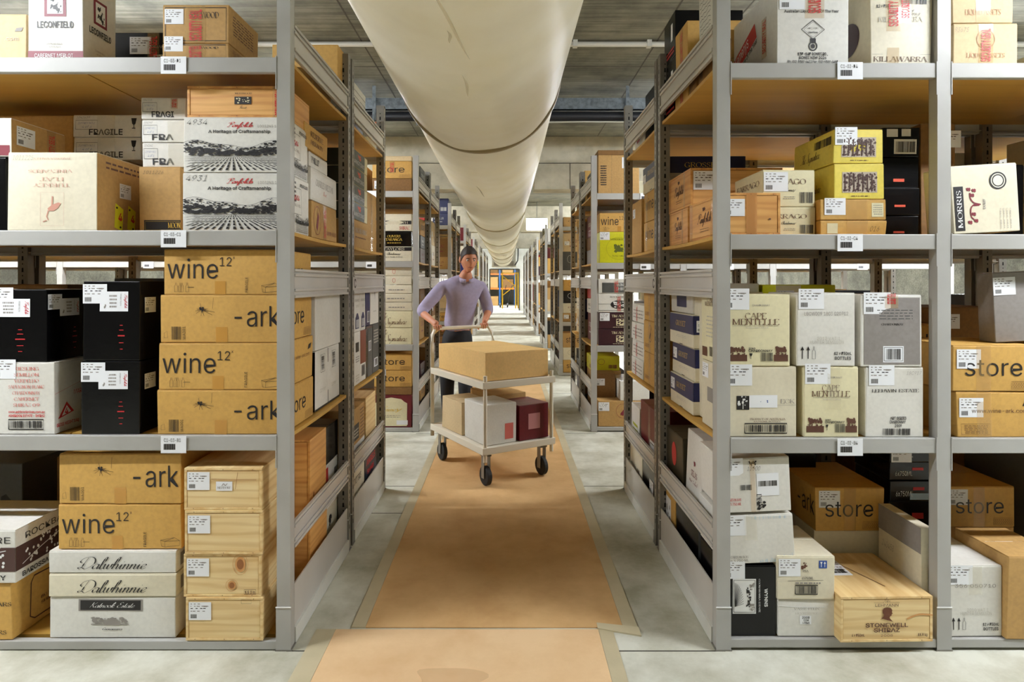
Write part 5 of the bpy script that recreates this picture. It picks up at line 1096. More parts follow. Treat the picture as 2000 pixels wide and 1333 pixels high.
# --- shelf A
z0 = z[0]
B = pc(0, 1517, 1105, 2.52, .30, z0 + .001, M_BLACK, 'black carton with framed white house picture, bottom of the right front corner', x0=XR, n=4)
P = Print(B); P.rect(.18, .32, .62, .82, M_WHITEINK); P.frame(.2, .34, .6, .8, .002, M_INK, 4)
for k in range(14): P.line([(.22, .42), (.22 + .17 * math.sin(k * .11), .42 + .34 * math.cos(k * .11))], .0012, M_INK, 4)
P.blobs(.44, .42, .52, .7, 30, .02, M_INK, 5); P.blobs(.5, .66, .58, .76, 14, .02, M_FAINT, 6); P.blobs(.5, .37, .58, .46, 14, .02, M_FAINT, 7)
P.text('WYNNS', .78, .68, .06, M_WHITEINK, 'bold', fit=.26, rot=-90); P.text('COONAWARRA ESTATE', .67, .82, .03, M_WHITEINK, 'serif', fit=.48, rot=-90); P.text('CABERNET SAUVIGNON', .1, .82, .03, M_REDINK, 'serif', fit=.5, rot=-90); P.done(); B.sticker(.0, .82, size=.9)
bw = TOP[0]
B = carton(XR + .002, Xw(1553, 2.52), 2.52, .30, bw + .008, .20, M_WHITE, 'white carton with blue scuffs, tilted on the black picture carton', roll=-2.2, n=5, jit=.004)
P = Print(B); rr = random.Random(2)
for k in range(60):
    u = rr.uniform(.5, .98); q = rr.uniform(.04, .2) * (u ** 2); P.rect(u, .02, u + .004, .02 + q, M_PALEBLUE)
for k in range(24): u = rr.uniform(.4, .95); P.rect(u, .93, u + .004, .99, M_PALEBLUE)
P.text('carton bois', .1, .12, .05, M_FAINT, 'serif', fit=.25); P.text('6 x 750 ml', .1, .05, .05, M_FAINT, 'serif', fit=.25); P.done(); B.sticker(-.02, .6, size=1.05); d_tape(B, u=.4, w=.05, v0=.5, seal=False, white=True)
B = carton(XR + .006, Xw(1546, 2.525), 2.525, .30, bw + .219, .225, M_WHITE, 'white carton with eagle stamp and two barcodes, tilted above the scuffed one', roll=-2.4, n=5, jit=.004)
P = Print(B); P.rect(.5, .3, .83, .72, M_PAPER, 2); P.bars(.52, .48, .8, .58); P.bars(.25, .42, .42, .52); P.text('12500', .36, .78, .08, M_INK, 'hand', fit=.2); P.text('carton bois', .06, .22, .05, M_REDINK, 'serif', fit=.2); P.text('6 x 750 ml', .06, .14, .05, M_REDINK, 'serif', fit=.2); P.text('DBLA', .49, .34, .07, M_INK, 'serif', fit=.3, rot=-90); P.blobs(.5, .06, .62, .18, 12, .03, M_INK, 3); P.blobs(.4, .84, .5, .96, 8, .03, M_INK, 5); P.done(); B.sticker(-.02, .7, size=.9); d_tape(B, u=.44, w=.02, seal=False)
d_tape(B, 'T', u=.4, w=.06, seal=False)
B = pc(1519, 1632, 1171, 2.515, .32, z0 + .001, M_WHITE, 'white carton with small serif title and 2008 stamp, beside the black picture carton', n=4)
P = Print(B); P.text('VASSE FELIX', .27, .74, .06, M_FAINT, 'serifthin', fit=.46); P.text('HEYTESBURY', .30, .62, .05, M_PALEINK, 'serifthin', fit=.4); P.rect(.38, .34, .58, .58, M_PAPER, 2); P.text('2008', .42, .5, .06, M_INK, 'bold', fit=.13); P.text('COM', .445, .43, .05, M_INK, 'bold', fit=.09); P.text('L9341', .43, .36, .05, M_INK, 'bold', fit=.12); P.line([(.0, .86), (.3, .82), (.87, .80)], .003, M_WHITEINK); P.done()
B = pc(1518, 1631, 1087, 2.51, .33, None, M_CREAM, 'cream carton with blue symbol square and barcode, on the 2008 carton', n=4)
P = Print(B); P.blobs(.42, .72, .52, .86, 12, .03, M_BROWNINK, 4); P.text('PBA', .44, .65, .05, M_INK, 'serif', fit=.1); P.text('6x750ml', .42, .48, .06, M_INK, 'serif', fit=.2); P.line([(.18, .44), (.8, .46)], .0012, M_INK); P.lines(.3, .36, .75, .43, 1, M_FAINT, 3, .5); P.bars(.33, .15, .68, .32, frame=True); P.rect(.72, .74, .86, .92, M_BLUEINK); P.poly(pl_(.74, .89, .78, .89, .76, .82), M_WHITEINK, 4); P.rect(.755, .77, .765, .83, M_WHITEINK, 4); P.rect(.815, .77, .825, .86, M_WHITEINK, 4); P.poly(pl_(.80, .85, .84, .85, .82, .9), M_WHITEINK, 4); P.done(); B.sticker(.02, .55, size=.9)
P = Print(B, 'T'); P.text('LOOZ', .1, .5, .08, M_INK, 'hand', fit=.3); P.line([(.1, .0), (.3, 1)], .004, M_BROWNINK); P.done()
B = carton(1.195, 1.29, 2.88, .3, z0 + .001, .74, M_WHITE, 'white carton standing behind the eagle stamp carton, lower right shelf'); P = Print(B); P.text('Collins', .1, .65, .06, M_INK, 'scriptbold', fit=.8); P.done()
B = pc(1638, 1822, 1166, 2.475, .40, z0 + .002, None, 'big pale pine crate with profile head print sticking out of the bottom shelf', cls=crate, rot=1.2)
P = Print(B); P.text('Peter', .5, .87, .08, M_BROWNINK, 'script', fit=.08, al='C'); P.text('LEHMANN', .5, .78, .06, M_BROWNINK, 'sans', fit=.25, al='C'); P.rect(.36, .86, .47, .865, M_BROWNINK); P.rect(.53, .86, .64, .865, M_BROWNINK)
P.poly(pl_(.455, .70, .47, .745, .505, .76, .545, .745, .56, .70, .555, .655, .565, .625, .552, .615, .553, .585, .535, .565, .53, .53, .56, .46, .575, .44, .45, .515, .44, .52, .465, .56, .47, .60, .455, .64), mat('burnt_brown_print', (104, 58, 34), .6))
P.text('STONEWELL', .5, .33, .085, M_BROWNINK, 'bold', fit=.46, al='C'); P.text('SHIRAZ', .5, .22, .085, M_BROWNINK, 'bold', fit=.28, al='C'); P.text('2008', .5, .12, .05, M_BROWNINK, 'light', fit=.13, al='C'); P.text('6 x 750mL', .12, .13, .055, M_BROWNINK, 'bold', fit=.14); P.text('11.8 kg', .84, .13, .055, M_BROWNINK, 'bold', fit=.1)
kr = mat('wood_knot_ring', (206, 150, 90), .6); P.line([(.72, .5), (.85, .6), (1, .58)], .006, kr, 1, True); P.done()
P = Print(B, 'T'); P.rect(.12, .45, .42, .95, M_PAPER, 1); P.lines(.15, .5, .4, .92, 7, M_FAINT, 3, .35); P.bars(.18, .5, .38, .6); P.line([(.3, .98), (.5, .5), (.62, .2)], .003, M_BROWNINK, 2, True); P.done()
P = Print(B, 'L'); P.text('STON', .5, .1, .12, M_BROWNINK, 'bold', fit=.3); P.done()
B = pc(1590, 1722, 1035, 2.90, .36, z0 + .001, M_CREAM, 'plain cream carton under the store lettered carton, deep on the low shelf', n=4); B.sticker(.03, .35, size=.95)
B.root.scale = (1, 1, 1)
B = pc(1592, 1727, 953, 2.88, .42, None, M_BROWN, 'brown carton with large store lettering deep on the low right shelf', GA, n=4); d_store(B, 'F', .14, .7); B.sticker(.05, .55, size=1.0); d_tape(B, u=.5, seal=False); P = Print(B, 'L'); P.text('-ark', .6, .35, .45, M_INK, 'light', fit=.38); P.done(); P = Print(B, 'T'); P.text('wine', .55, .3, .3, M_INK, 'light', fit=.38); P.done(); d_tape(B, 'T', u=.3, w=.04, seal=False)
B = carton(1.745, 1.80, 2.565, .29, z0 + .001, .43, M_CREAM, 'grey white carton with bold black name along its side, behind the head print crate', flap=False); P = Print(B, 'L'); P.rect(0, .74, 1, 1, M_GREY, 0, 3); P.text('TYRRELLS WINES', .1, .25, .07, M_INK, 'serif', fit=.7, rot=0); P.text('240458', .1, .58, .07, M_FAINT, 'hand', fit=.3); P.done()
TOP[0] = .50
TOP[0] = z0 + .001
GR = 'black flat cartons with red and white marks on the low shelf'
for i in range(5):
    B = carton(Xw(1728, 3.02) - .0, Xw(1728, 3.02) + .28, 2.98 + .006 * (i % 2), .3, TOP[0], [.2, .19, .1, .09, .1][i], M_BLACK, 'glossy black flat carton with marks, %s of the low shelf stack' % ['bottom', 'second', 'third', 'fourth', 'top'][i], GR, flap=False); P = Print(B); P.text('6x750ML', .1, .25, .25, M_WHITEINK, 'sans', fit=.3); P.rect(.4, .55, .6, .7, M_REDINK); P.text('9kg', .8, .3, .25, M_WHITEINK, 'sans', fit=.12); P.rect(.35, .08, .95, .4, M_PALEBLUE, 3) if i == 2 else None; P.done()
    if i == 4: B.sticker(.02, .0, size=1.0)
B = carton(1.45, 1.63, 3.2, .25, z0 + .001, .70, M_BLACK, 'black carton with white labels far back on the low shelf'); B.sticker(.3, .85, size=.9)
# aisle side shelf A
B = carton(XR + .004, 1.20, 2.86, .36, z0 + .001, .30, M_SLATE, 'dark carton with white notices beside the floor guard of the right rack', flap=False); P = Print(B, 'L'); P.rect(0, 0, 1, 1, M_BLACK, 0, 3)
for u in (.25, .72): P.rect(u, .2, u + .2, .5, M_PAPER, 2); P.bars(u + .02, .22, u + .09, .48, vert=True); P.text('?', u + .12, .3, .1, M_INK, 'bold', layer=5)
P.done(); ta = TOP[0]
B = carton(XR + .004, 1.24, 3.24, .20, z0 + .001, .33, M_BROWN, 'brown carton with sketched label beside the floor guard of the right rack'); P = Print(B, 'L'); P.rect(.05, .2, .62, .85, M_PAPER, 1, 2); P.blobs(.15, .35, .55, .7, 14, .05, M_FAINT, 3); P.text('WINERY', .1, .22, .07, M_INK, 'serif', fit=.4); P.done(); tb = TOP[0]
B = carton(XR + .004, 1.2, 2.83, .24, ta, .42, M_WHITE, 'white carton with small wine red crown above the middle guard, right rack', rot=0, roll=2.0, n=4); P = Print(B, 'L'); P.text('SELAS', .35, .5, .07, M_WINEINK, 'serif', fit=.4); P.blobs(.5, .6, .6, .68, 6, .03, M_WINEINK, 2); P.text('New Zealand', .25, .42, .05, M_WINEINK, 'script', fit=.55); P.rect(0, 0, 1, .25, M_CREAM, 1, 3); P.done()
B.root.location.z += .008
B = carton(XR + .004, 1.24, 3.10, .32, tb, .045, M_LIME, 'lime edged flat carton under the dark red-dot carton', flap=False)
B = carton(XR + .004, 1.24, 3.10, .32, TOP[0], .29, M_BROWNPRINT and mat('dark_olive_cardboard', (60, 52, 34), .4, kind='worn', amt=.1), 'dark olive carton with a red dot on its side, right rack'); P = Print(B, 'L'); P.ell(.5, .6, .14, .22, M_REDINK); P.rect(0, .0, 1, .1, M_CREAM); P.done()
# --- second right bay, shelves A and B
GW = 'brown cartons with store lettering on the right edge'
B = pc(1868, 2030, 765, 2.52, .37, z[1] + .001, M_BROWN, 'brown carton with faint web address, lower of two at the right edge', GW, n=4); d_url(B); d_tape(B, u=.33, w=.06, seal=False); B.sticker(.03, .45, size=1.0)
B = pc(1862, 2026, 674, 2.52, .37, None, M_BROWN, 'brown carton with store lettering, upper of two at the right edge', GW, n=4); d_store(B, 'F', .14, .68); d_tape(B, u=.36, w=.06, seal=False); B.sticker(.04, .5, size=1.0); tw = TOP[0]
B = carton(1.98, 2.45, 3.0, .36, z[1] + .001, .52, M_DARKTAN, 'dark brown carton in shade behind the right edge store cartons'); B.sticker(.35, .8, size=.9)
B = carton(Xw(1945, 2.6), Xw(2080, 2.6), 2.6, .09, tw, .30, M_GREY, 'dusty grey carton leaning back on the right edge store carton', roll=-3, n=4); B.sticker(.0, .68, size=.95); B.root.location.z += .008
B = pc(1852, 1958, 1105, 2.515, .42, z0 + .001, M_WHITE, 'white carton with arrows and faint 2010 print, bottom shelf right bay', n=4); d_semillon(B, '356 050710', vat='2010 VAT 1'); B.sticker(.0, .74, size=1.0); d_tape(B, u=.5, seal=False, white=True, v0=.6); P = Print(B, 'T'); P.line([(0, .55), (1, .45)], .003, M_FAINT); P.done()
B = pc(1966, 2080, 1086, 2.49, .29, z0 + .001, M_TAN, 'large tan carton with paper notes on top, bottom right corner', n=5, jit=.006); B.sticker(.1, .45, 'T', 1.2); P = Print(B, 'T'); P.rect(.35, .3, .8, .55, M_PAPER); P.lines(.4, .32, .78, .5, 4, M_FAINT, 3); P.done()
B = carton(Xw(1848, 2.955), Xw(1982, 2.955), 2.955, .4, z0 + .001, Zw(1030, 2.95) - z0, M_TAN, 'tan carton under the deep store carton of the right bay')
B = pc(1848, 1982, 950, 2.95, .42, None, M_BROWN, 'brown carton with store lettering deep in the bottom right bay', GW, n=4); d_store(B, 'F', .14, .7); B.sticker(.03, .55, size=.95); d_tape(B, u=.48, seal=False)
B = carton(2.56, 2.66, 3.0, .4, z0 + .001, .75, M_SLATE, 'grey carton with faint big letters at the far edge of the bottom right bay')
fillers([(1.42, 1.78, 3.55, .4, 1, .3, M_TAN, 'tan carton on the second right rack behind the lime carton'), (1.85, 2.3, 3.55, .4, 1, .33, M_DARKTAN, 'dark carton on the second right rack at middle shelf'),
         (1.40, 1.75, 3.55, .4, 2, .28, M_PALE, 'pale carton on the second right rack, upper shelf'), (1.45, 1.75, 3.55, .4, 0, .5, M_TAN, 'tan carton on the second right rack at floor level'), (1.92, 2.3, 3.55, .4, 0, .5, M_DARKTAN, 'dark carton on the second right rack at floor level')], 1)

# ================================================================ RIGHT SECOND RACK, aisle side
zc = z[2] + .001
for i in range(2):
    B = carton(XR, 1.35, 3.60, .36, zc if not i else TOP[0], .185, M_BROWN, 'brown carton with large wine lettering on its side, %s of two' % ['lower', 'upper'][i], GA); P = Print(B, 'L'); P.text('wine', .12, .4, .4, M_INK, 'light', fit=.6); P.done(); d_tape(B, 'L', u=.2, seal=False)
B = carton(XR, 1.4, 3.56, .42, TOP[0], .17, M_CREAM, 'navy and cream carton with gold name on the wine lettered pair'); grosset(B); grosset(B, 'L'); B.sticker(.02, .4, 'L', .7)
B = carton(XR + .003, 1.3, 4.05, .3, zc, .36, M_TAN, 'tan carton at the back of the second right rack, upper shelf'); B.sticker(.1, .7, 'L', .8)
B = carton(XR + .003, 1.3, 3.60, .33, z[3] + .001, .30, M_BLACK, 'long black carton behind the second right top guard')
B = carton(XR + .003, 1.3, 3.95, .3, z[3] + .001, .16, M_WHITE, 'white carton with red mark at the end of the second right top shelf'); P = Print(B, 'L'); P.rect(.2, .3, .5, .7, M_REDINK); P.done()
zb = z[1] + .001; TOP[0] = zb
for i in range(3):
    B = carton(XR, 1.3, 3.60, .36, TOP[0], [.2, .2, .2][i], M_BROWN, 'tan carton with seal tape, %s of three next to the white flat stack' % ['bottom', 'middle', 'top'][i], 'tan taped cartons on the second right rack'); d_shop(B, 'L', None, 'LIQUID', .1, .35, i == 1); d_tape(B, 'L', u=.45, seal=False)
TOP[0] = zb
for i in range(4):
    B = carton(XR - .0 + .006 * (i % 2), 1.2, 3.975, .38, TOP[0], .122, M_WHITE, 'white flat carton with red tape, %s of the leaning stack' % ['bottom', 'second', 'third', 'top'][i], 'white flat cartons on the second right rack'); P = Print(B, 'L'); P.lines(.1, .2, .9, .8, 3, M_FAINT, i, .3); P.done(); d_tape(B, 'L', u=.4, seal=True, white=True)
B = carton(1.22, 1.42, 3.99, .36, zb, .56, M_LIME, 'lime carton behind the white flat stack')
za = z[0] + .001
B = carton(XR, 1.3, 3.6, .40, za, .33, M_BLACK, 'black carton with grey label at the floor guard of the second right rack'); B.sticker(.5, .5, 'L'); ta = TOP[0]
B = carton(XR, 1.3, 4.02, .38, za, .33, M_CREAM, 'cream carton with barcode at the floor guard of the second right rack'); P = Print(B, 'L'); P.bars(.6, .3, .8, .6); P.lines(.1, .4, .5, .6, 3, M_FAINT, 3); P.done(); tb = TOP[0]
B = carton(XR, 1.36, 3.63, .42, ta, .36, M_MAROON, 'big maroon carton with a white framed tag above the guard', n=4); P = Print(B, 'L'); P.rect(.62, .15, .92, .45, M_PAPER, 1); P.frame(.66, .2, .88, .4, .008, M_INK, 3); P.done(); d_tape(B, 'L', u=.6, seal=False, white=True); P = Print(B); P.rect(.05, .6, .3, .68, M_LEMON); P.done()
B = carton(XR, 1.25, 4.10, .26, tb, .28, M_WHITE, 'white carton set beside the big maroon one'); P = Print(B, 'L'); P.lines(.2, .2, .8, .6, 3, M_LIME, 3); P.done()

# ================================================================ the second pair of racks, faces towards the camera
def face_stack(side, D, xr, wd, z0, items, d=.32):
    TOP[0] = z0 + .001
    for (h, m, label, g, fn) in items:
        x0, x1 = (xr - wd, xr) if side < 0 else (xr, xr + wd)
        B = carton(x0, x1, D, d, TOP[0], h, m, label, g)
        if fn: fn(B)
zl, zr = LV[-1], LV[1]; D2 = 6.18
st_ = lambda B: (d_store(B), B.sticker(.02, .55, size=1.1))
face_stack(-1, D2, -.955, .40, zl[3], [(.13, M_DARKTAN, 'dark tan carton with a paper label on the top shelf of the third left rack', None, lambda B: B.sticker(.05, .2)), (.175, M_BROWN, 'brown store lettered carton with red tape, top shelf of the third left rack', GA, lambda B: (d_store(B), d_tape(B, v0=.3))), (.05, M_PALE, 'open pale carton flaps on top of the third left rack', None, None)])
face_stack(-1, D2, -.955, .36, zl[2], [(.15, M_CREAM, 'cream carton with black title bar, third left rack', None, lambda B: (lambda P: (P.rect(.0, .72, 1, .98, M_INK), P.text('TAYLORS', .2, .76, .17, M_CREAM, 'serif', fit=.6, layer=5), P.text('Chardonnay', .3, .45, .16, M_INK, 'scriptbold', fit=.4), P.text('12 x 750ml BOTTLES', .25, .25, .09, M_INK, 'serif', fit=.5), P.done()))(Print(B))),
      (.155, M_BLACK, 'black carton with gold title, third left rack', None, lambda B: (lambda P: (P.text('OLIVERS', .5, .62, .15, M_GOLDINK, 'serif', fit=.38, al='C'), P.text('TARANGA', .5, .38, .17, M_GOLDINK, 'serif', fit=.48, al='C'), P.lines(.3, .2, .7, .28, 1, M_GOLDINK, 3), P.done()))(Print(B))),
      (.175, M_CREAM, 'cream carton with black band and red shiraz word, third left rack', None, lambda B: (lambda P: (P.rect(0, .40, 1, .62, M_INK), P.text('BROWN SMITH', .05, .44, .13, M_CREAM, 'serif', fit=.85, layer=5), P.text('Shiraz', .65, .08, .2, M_REDINK, 'serif', fit=.3), P.done()))(Print(B)))])
sg = lambda B: (lambda P: (P.text('The', .12, .6, .3, M_BROWNINK, 'script', fit=.2), P.text('Signature', .25, .2, .42, M_BROWNINK, 'script', fit=.62), P.done()))(Print(B))
face_stack(-1, D2, -.955, .36, zl[1], [(.17, M_LEMON, 'lemon carton with script signature lettering, lower', 'lemon cartons with script', sg), (.17, M_LEMON, 'lemon carton with script signature lettering, upper', 'lemon cartons with script', sg)] +
      [(.088, M_CREAM, 'thin cream carton, %s of five above the lemon pair' % ordn[i], 'thin cream cartons', (lambda B, i=i: (lambda P: (P.ell(.5, .5, .04, .25, M_REDINK, ring=.003) if i > 2 else P.lines(.3, .3, .8, .6, 1, M_FAINT, i, .4), P.done()))(Print(B)))) for i in range(5)])
face_stack(-1, D2, -.955, .38, zl[0], [(.33, M_MAROON, 'maroon carton with a large cream label shape at the foot of the third left rack', None, lambda B: (lambda P: (P.poly(pl_(.02, .04, .88, .04, .88, .75, .8, .8, .72, .88, .45, .93, .2, .88, .1, .8, .02, .75), M_LEMON), P.text('Pewsey', .45, .5, .16, M_GOLDINK, 'script', fit=.6, al='C', layer=4), P.lines(.25, .3, .7, .4, 2, M_FAINT, 3, .3), P.rect(.6, .08, .9, .22, M_PAPER, 4), P.blobs(.7, .12, .8, .18, 5, .03, M_INK, 3), P.done()))(Print(B))),
      (.08, M_DARKTAN, 'flat dark tan carton on the maroon label carton', None, None), (.17, M_BROWN, 'brown store lettered carton, lower of the pair in the third left rack', GA, st_), (.165, M_BROWN, 'brown store lettered carton, upper of the pair in the third left rack', GA, st_)])
face_stack(-1, D2 + .01, -1.42, .42, zl[3], [(.26, M_TAN, 'tan carton with white label further in on the third left rack, top shelf', None, lambda B: B.sticker(.3, .4))])
face_stack(-1, D2 + .01, -1.36, .34, zl[2], [(.2, M_PLUM, 'plum carton wrapped in film on the third left rack', None, None), (.24, M_BROWN, 'tall tan carton on the plum carton, third left rack', None, None)])
face_stack(-1, D2 + .01, -1.36, .34, zl[1], [(.3, M_CREAM, 'cream carton further in on the middle shelf, third left rack', None, None)])
face_stack(-1, D2 + .01, -1.38, .34, zl[0], [(.34, M_TAN, 'tan carton further in at the foot of the third left rack', None, None)])
face_stack(1, D2, .935, .42, zr[3], [(.39, M_TAN, 'tall tan carton with vertical print and label, top shelf of the third right rack', None, lambda B: (lambda P: (P.lines(.05, .2, .2, .75, 9, M_INK, 3, .5), P.rect(.32, 0, .34, 1, M_TAPE, 3), P.rect(.58, .66, .85, .95, M_PAPER), P.lines(.62, .7, .82, .9, 4, M_FAINT, 3), P.done()))(Print(B))), (.05, M_DARKTAN, 'open brown flaps on the tall tan carton', None, None)])
face_stack(1, D2, .95, .42, zr[2], [(.315, M_LIME, 'lime green carton with a dark vine emblem in a ring', None, lambda B: (lambda P: (P.blobs(.36, .36, .56, .58, 26, .04, mat('olive_print', (92, 100, 30), .5), 3), P.poly(pl_(.34, .36, .46, .6, .58, .36), mat('olive_print', (92, 100, 30), .5)), P.text('VITICOLTORI', .46, .74, .05, mat('olive_print', (92, 100, 30), .5), 'serif', fit=.4, al='C'), P.text('TOSCANA', .46, .2, .05, mat('olive_print', (92, 100, 30), .5), 'serif', fit=.32, al='C'), P.ell(.46, .47, .3, .36, mat('olive_print', (92, 100, 30), .5), ring=.0015, n=24), P.done(), B.sticker(.0, .75)))(Print(B))), (.19, M_BROWN, 'brown carton with wine lettering on the lime carton', GA, lambda B: d_wine(B))])
ta_ = lambda B: (lambda P: (P.text('Tim Adams', .62, .72, .15, M_LEMON, 'serif', fit=.5, al='C'), P.rect(.5, .2, .72, .62, M_LEMON), P.blobs(.53, .25, .69, .57, 12, .05, M_PLUM, 3), P.lines(.4, .08, .8, .14, 1, M_LEMON, 3), P.done()))(Print(B))
face_stack(1, D2, .94, .36, zr[1], [(.168, M_PLUM, 'plum carton with small pale portrait square, lower', 'plum cartons with portrait square', ta_), (.168, M_PLUM, 'plum carton with small pale portrait square and label, upper', 'plum cartons with portrait square', lambda B: (ta_(B), B.sticker(.03, .5))),
      (.19, M_WHITE, 'white carton with ornate black badge and red tape, third right rack', None, lambda B: (lambda P: (P.text('ROCKFORD', .55, .8, .08, M_INK, 'serif', fit=.45, al='C'), P.ell(.58, .42, .24, .24, M_INK, n=20), P.blobs(.42, .28, .74, .56, 26, .04, M_WHITEINK, 3), P.line([(0, .45), (1, .45)], .003, M_INK), P.line([(0, .1), (1, .1)], .003, M_INK), P.done(), d_tape(B, u=.58, w=.05, white=True)))(Print(B))),
      (.15, M_WHITE, 'white carton with charcoal title panel, third right rack', None, lambda B: (lambda P: (P.rect(.1, .05, 1, .75, M_SLATE, 1, 2), P.text('WINERY', .5, .5, .2, M_WHITEINK, 'serif', fit=.4), P.text('SHIRAZ', .5, .22, .2, M_WHITEINK, 'serif', fit=.35), P.done(), d_tape(B, u=.5, white=True)))(Print(B)))])
face_stack(1, D2, .94, .50, zr[0], [(.26, M_TAN, 'tan carton with a red ring emblem at the foot of the third right rack', None, lambda B: (d_shop(B, 'F', M_WINEINK, 'LIQUID ASSETS', .55, .4), B.sticker(.0, .62, size=1.1)))], .42)
B = carton(1.16, 1.46, D2 + .01, .5, TOP[0], .20, M_WHITE, 'white carton across the red ring emblem carton', rot=0)
B = carton(.945, 1.15, D2 + .2, .3, TOP[0] - .2008, .25, M_DARKTAN, 'dark tan carton with label in the shade of the third right rack'); B.sticker(.0, .5, size=.9)
face_stack(1, D2 + .01, 1.40, .36, zr[2], [(.33, M_TAN, 'tan carton with paper label beside the lime carton', None, lambda B: B.sticker(.1, .7, size=1.2)), (.17, M_TAN, 'tan flat carton beside the wine lettered one, third right rack', None, None)])
face_stack(1, D2 + .01, 1.33, .34, zr[1], [(.4, M_TAN, 'tan carton further in on the middle shelf, third right rack', None, None)])

# ================================================================ the rest of the stock
PAL = [(M_TAN, 'tan', 5), (M_BROWN, 'golden brown', 5), (M_WHITE, 'white', 5), (M_CREAM, 'cream', 4), (M_PALE, 'pale tan', 3), (M_BLACK, 'black', 2), (M_DARKTAN, 'dark tan', 2), (M_LEMON, 'lemon', 1), (M_MAROON, 'maroon', 1), (M_PLUM, 'plum', 1), (M_NAVY, 'navy', 1), (M_GREY, 'grey', 1), (M_SLATE, 'slate', 1), (M_LIME, 'lime', .5), (M_RED, 'red', .5)]
PW_ = [p[2] for p in PAL]
NM = {0: 'bottom', 1: 'second', 2: 'third', 3: 'top'}
WORDS = ['ESTATE', 'SHIRAZ', 'VINTAGE', 'CELLARS', 'RESERVE', 'CREEK', 'VALLEY', 'HILLS']
MS = {}
def quick(w_, d, h, m, side, deco, seed):
    """a shared carton body and its print, used by the stock further down the aisle"""
    k = (round(w_, 2), round(d, 2), round(h, 2), m.name)
    if k not in MS:
        b = MB(); v, f = rbox(w_ - .003, d - .003, h - .001, .004, 0); b.add(v, f, m); MS[k] = b.mesh('carton')
    return MS[k]
stock_n = 0; FAR = MB()
def stock(bi, row, side, lvl, y, d, x0, w_, zmax, nmax, where, big=False, deco=True, skipz=0):
    global stock_n
    zz = LV[side][lvl] + .0015 + skipz; n = 0
    grp = 'cartons on the %s rack on the %s' % (ordn[bi * 2 + row], 'left' if side < 0 else 'right')
    while n < nmax:
        h = R.choice((.14, .16, .18, .2, .24, .3)) if not big else R.choice((.26, .3, .34))
        if zz + h > zmax: 
            break
        m, cn, _ = R.choices(PAL, PW_)[0]
        ww = round(w_ * R.uniform(.9, 1), 2); dd = round(d * R.uniform(.92, 1), 2)
        xx = x0 if side > 0 else x0 - ww
        xx += R.uniform(0, .012) * side
        if bi >= 3:
            FAR.box(xx, xx + ww, y, y + dd, zz, zz + h - .002, m, .004); zz += h + .001; n += 1; continue
        o = bpy.data.objects.new('carton', quick(ww, dd, h, m, side, 0, 0)); COL.objects.link(o)
        o.location = (xx + ww / 2, y + dd / 2, zz); o.rotation_euler = (0, 0, math.radians(R.uniform(-1.0, 1.0)) if not big else 0)
        o['label'] = '%s carton, %s up in the %s stack, %s shelf, %s %s rack' % (cn, ordn[n], where, NM[lvl], ordn[bi * 2 + row], 'left' if side < 0 else 'right')
        o['category'] = 'box'; o['group'] = grp
        if deco:
            bx = Box(o, ww - .003, dd - .003, h - .001, 0, 0, 0)
            ink = M_WHITEINK if cn in ('black', 'navy', 'plum', 'maroon', 'slate') else R.choice((M_INK, M_BROWNINK, M_WINEINK, M_FAINT))
            for f in ('F', 'L' if side > 0 else 'R'):
                if f == 'F' and row == 1: continue
                P = Print(bx, f); q = R.random()
                if q < .3 and cn in ('tan', 'golden brown'): P.text('store', .15, .35, .4, M_INK, 'light', fit=.65)
                elif q < .65: P.text(R.choice(WORDS), .5, .5, .16, ink, 'serif', fit=.55, al='C'); P.lines(.3, .25, .7, .38, 1, ink, n, .4)
                elif q < .85: P.bars(.6, .15, .9, .4, m=ink); P.ell(.35, .6, .12, .2, ink, ring=.003, n=12)
                if P.k: P.done()
                else: del P
            if R.random() < .5: bx.sticker(.05, .35, 'F' if row == 0 else ('L' if side > 0 else 'R'), .8)
        zz += h + .001; n += 1; stock_n += 1
for bi in range(1, 8):
    for side in (-1, 1):
        for row in (0, 1):
            y = blocks[bi] + row * 1.003
            for lvl in range(4):
                zt = (LV[side][lvl + 1] - .085) if lvl < 3 else LV[side][3] + .45
                xx = side * .925
                if bi == 1 and row == 0:
                    stock(bi, row, side, lvl, y + .46, .38, xx, .34, zt, 4, 'rear'); continue
                if bi <= 2:
                    stock(bi, row, side, lvl, y + .05, .38, xx, .36, zt, 4 if lvl < 3 else 2, 'front')
                    stock(bi, row, side, lvl, y + .49, .38, xx, .34, zt, 3 if lvl < 3 else 1, 'rear', big=(lvl % 2 == 0))
                    if bi == 2 and row == 0: stock(bi, row, side, lvl, y + .05, .34, side * 1.31, .34, zt, 2, 'inner', big=True)
                elif bi <= 4:
                    stock(bi, row, side, lvl, y + .05, .40, xx, .38, zt, 2 if lvl < 3 else 1, 'front', big=True)
                    if row == 0: stock(bi, row, side, lvl, y + .49, .38, xx, .34, zt, 2 if lvl < 3 else 1, 'rear', big=True, deco=False)
                else:
                    stock(bi, row, side, lvl, y + .06, .80, xx, .38, zt, 1 if lvl == 3 else 2, 'only', big=True, deco=False)
rf = random.Random(11)  # extra cartons in the outer bays, out of view, added to block stray light
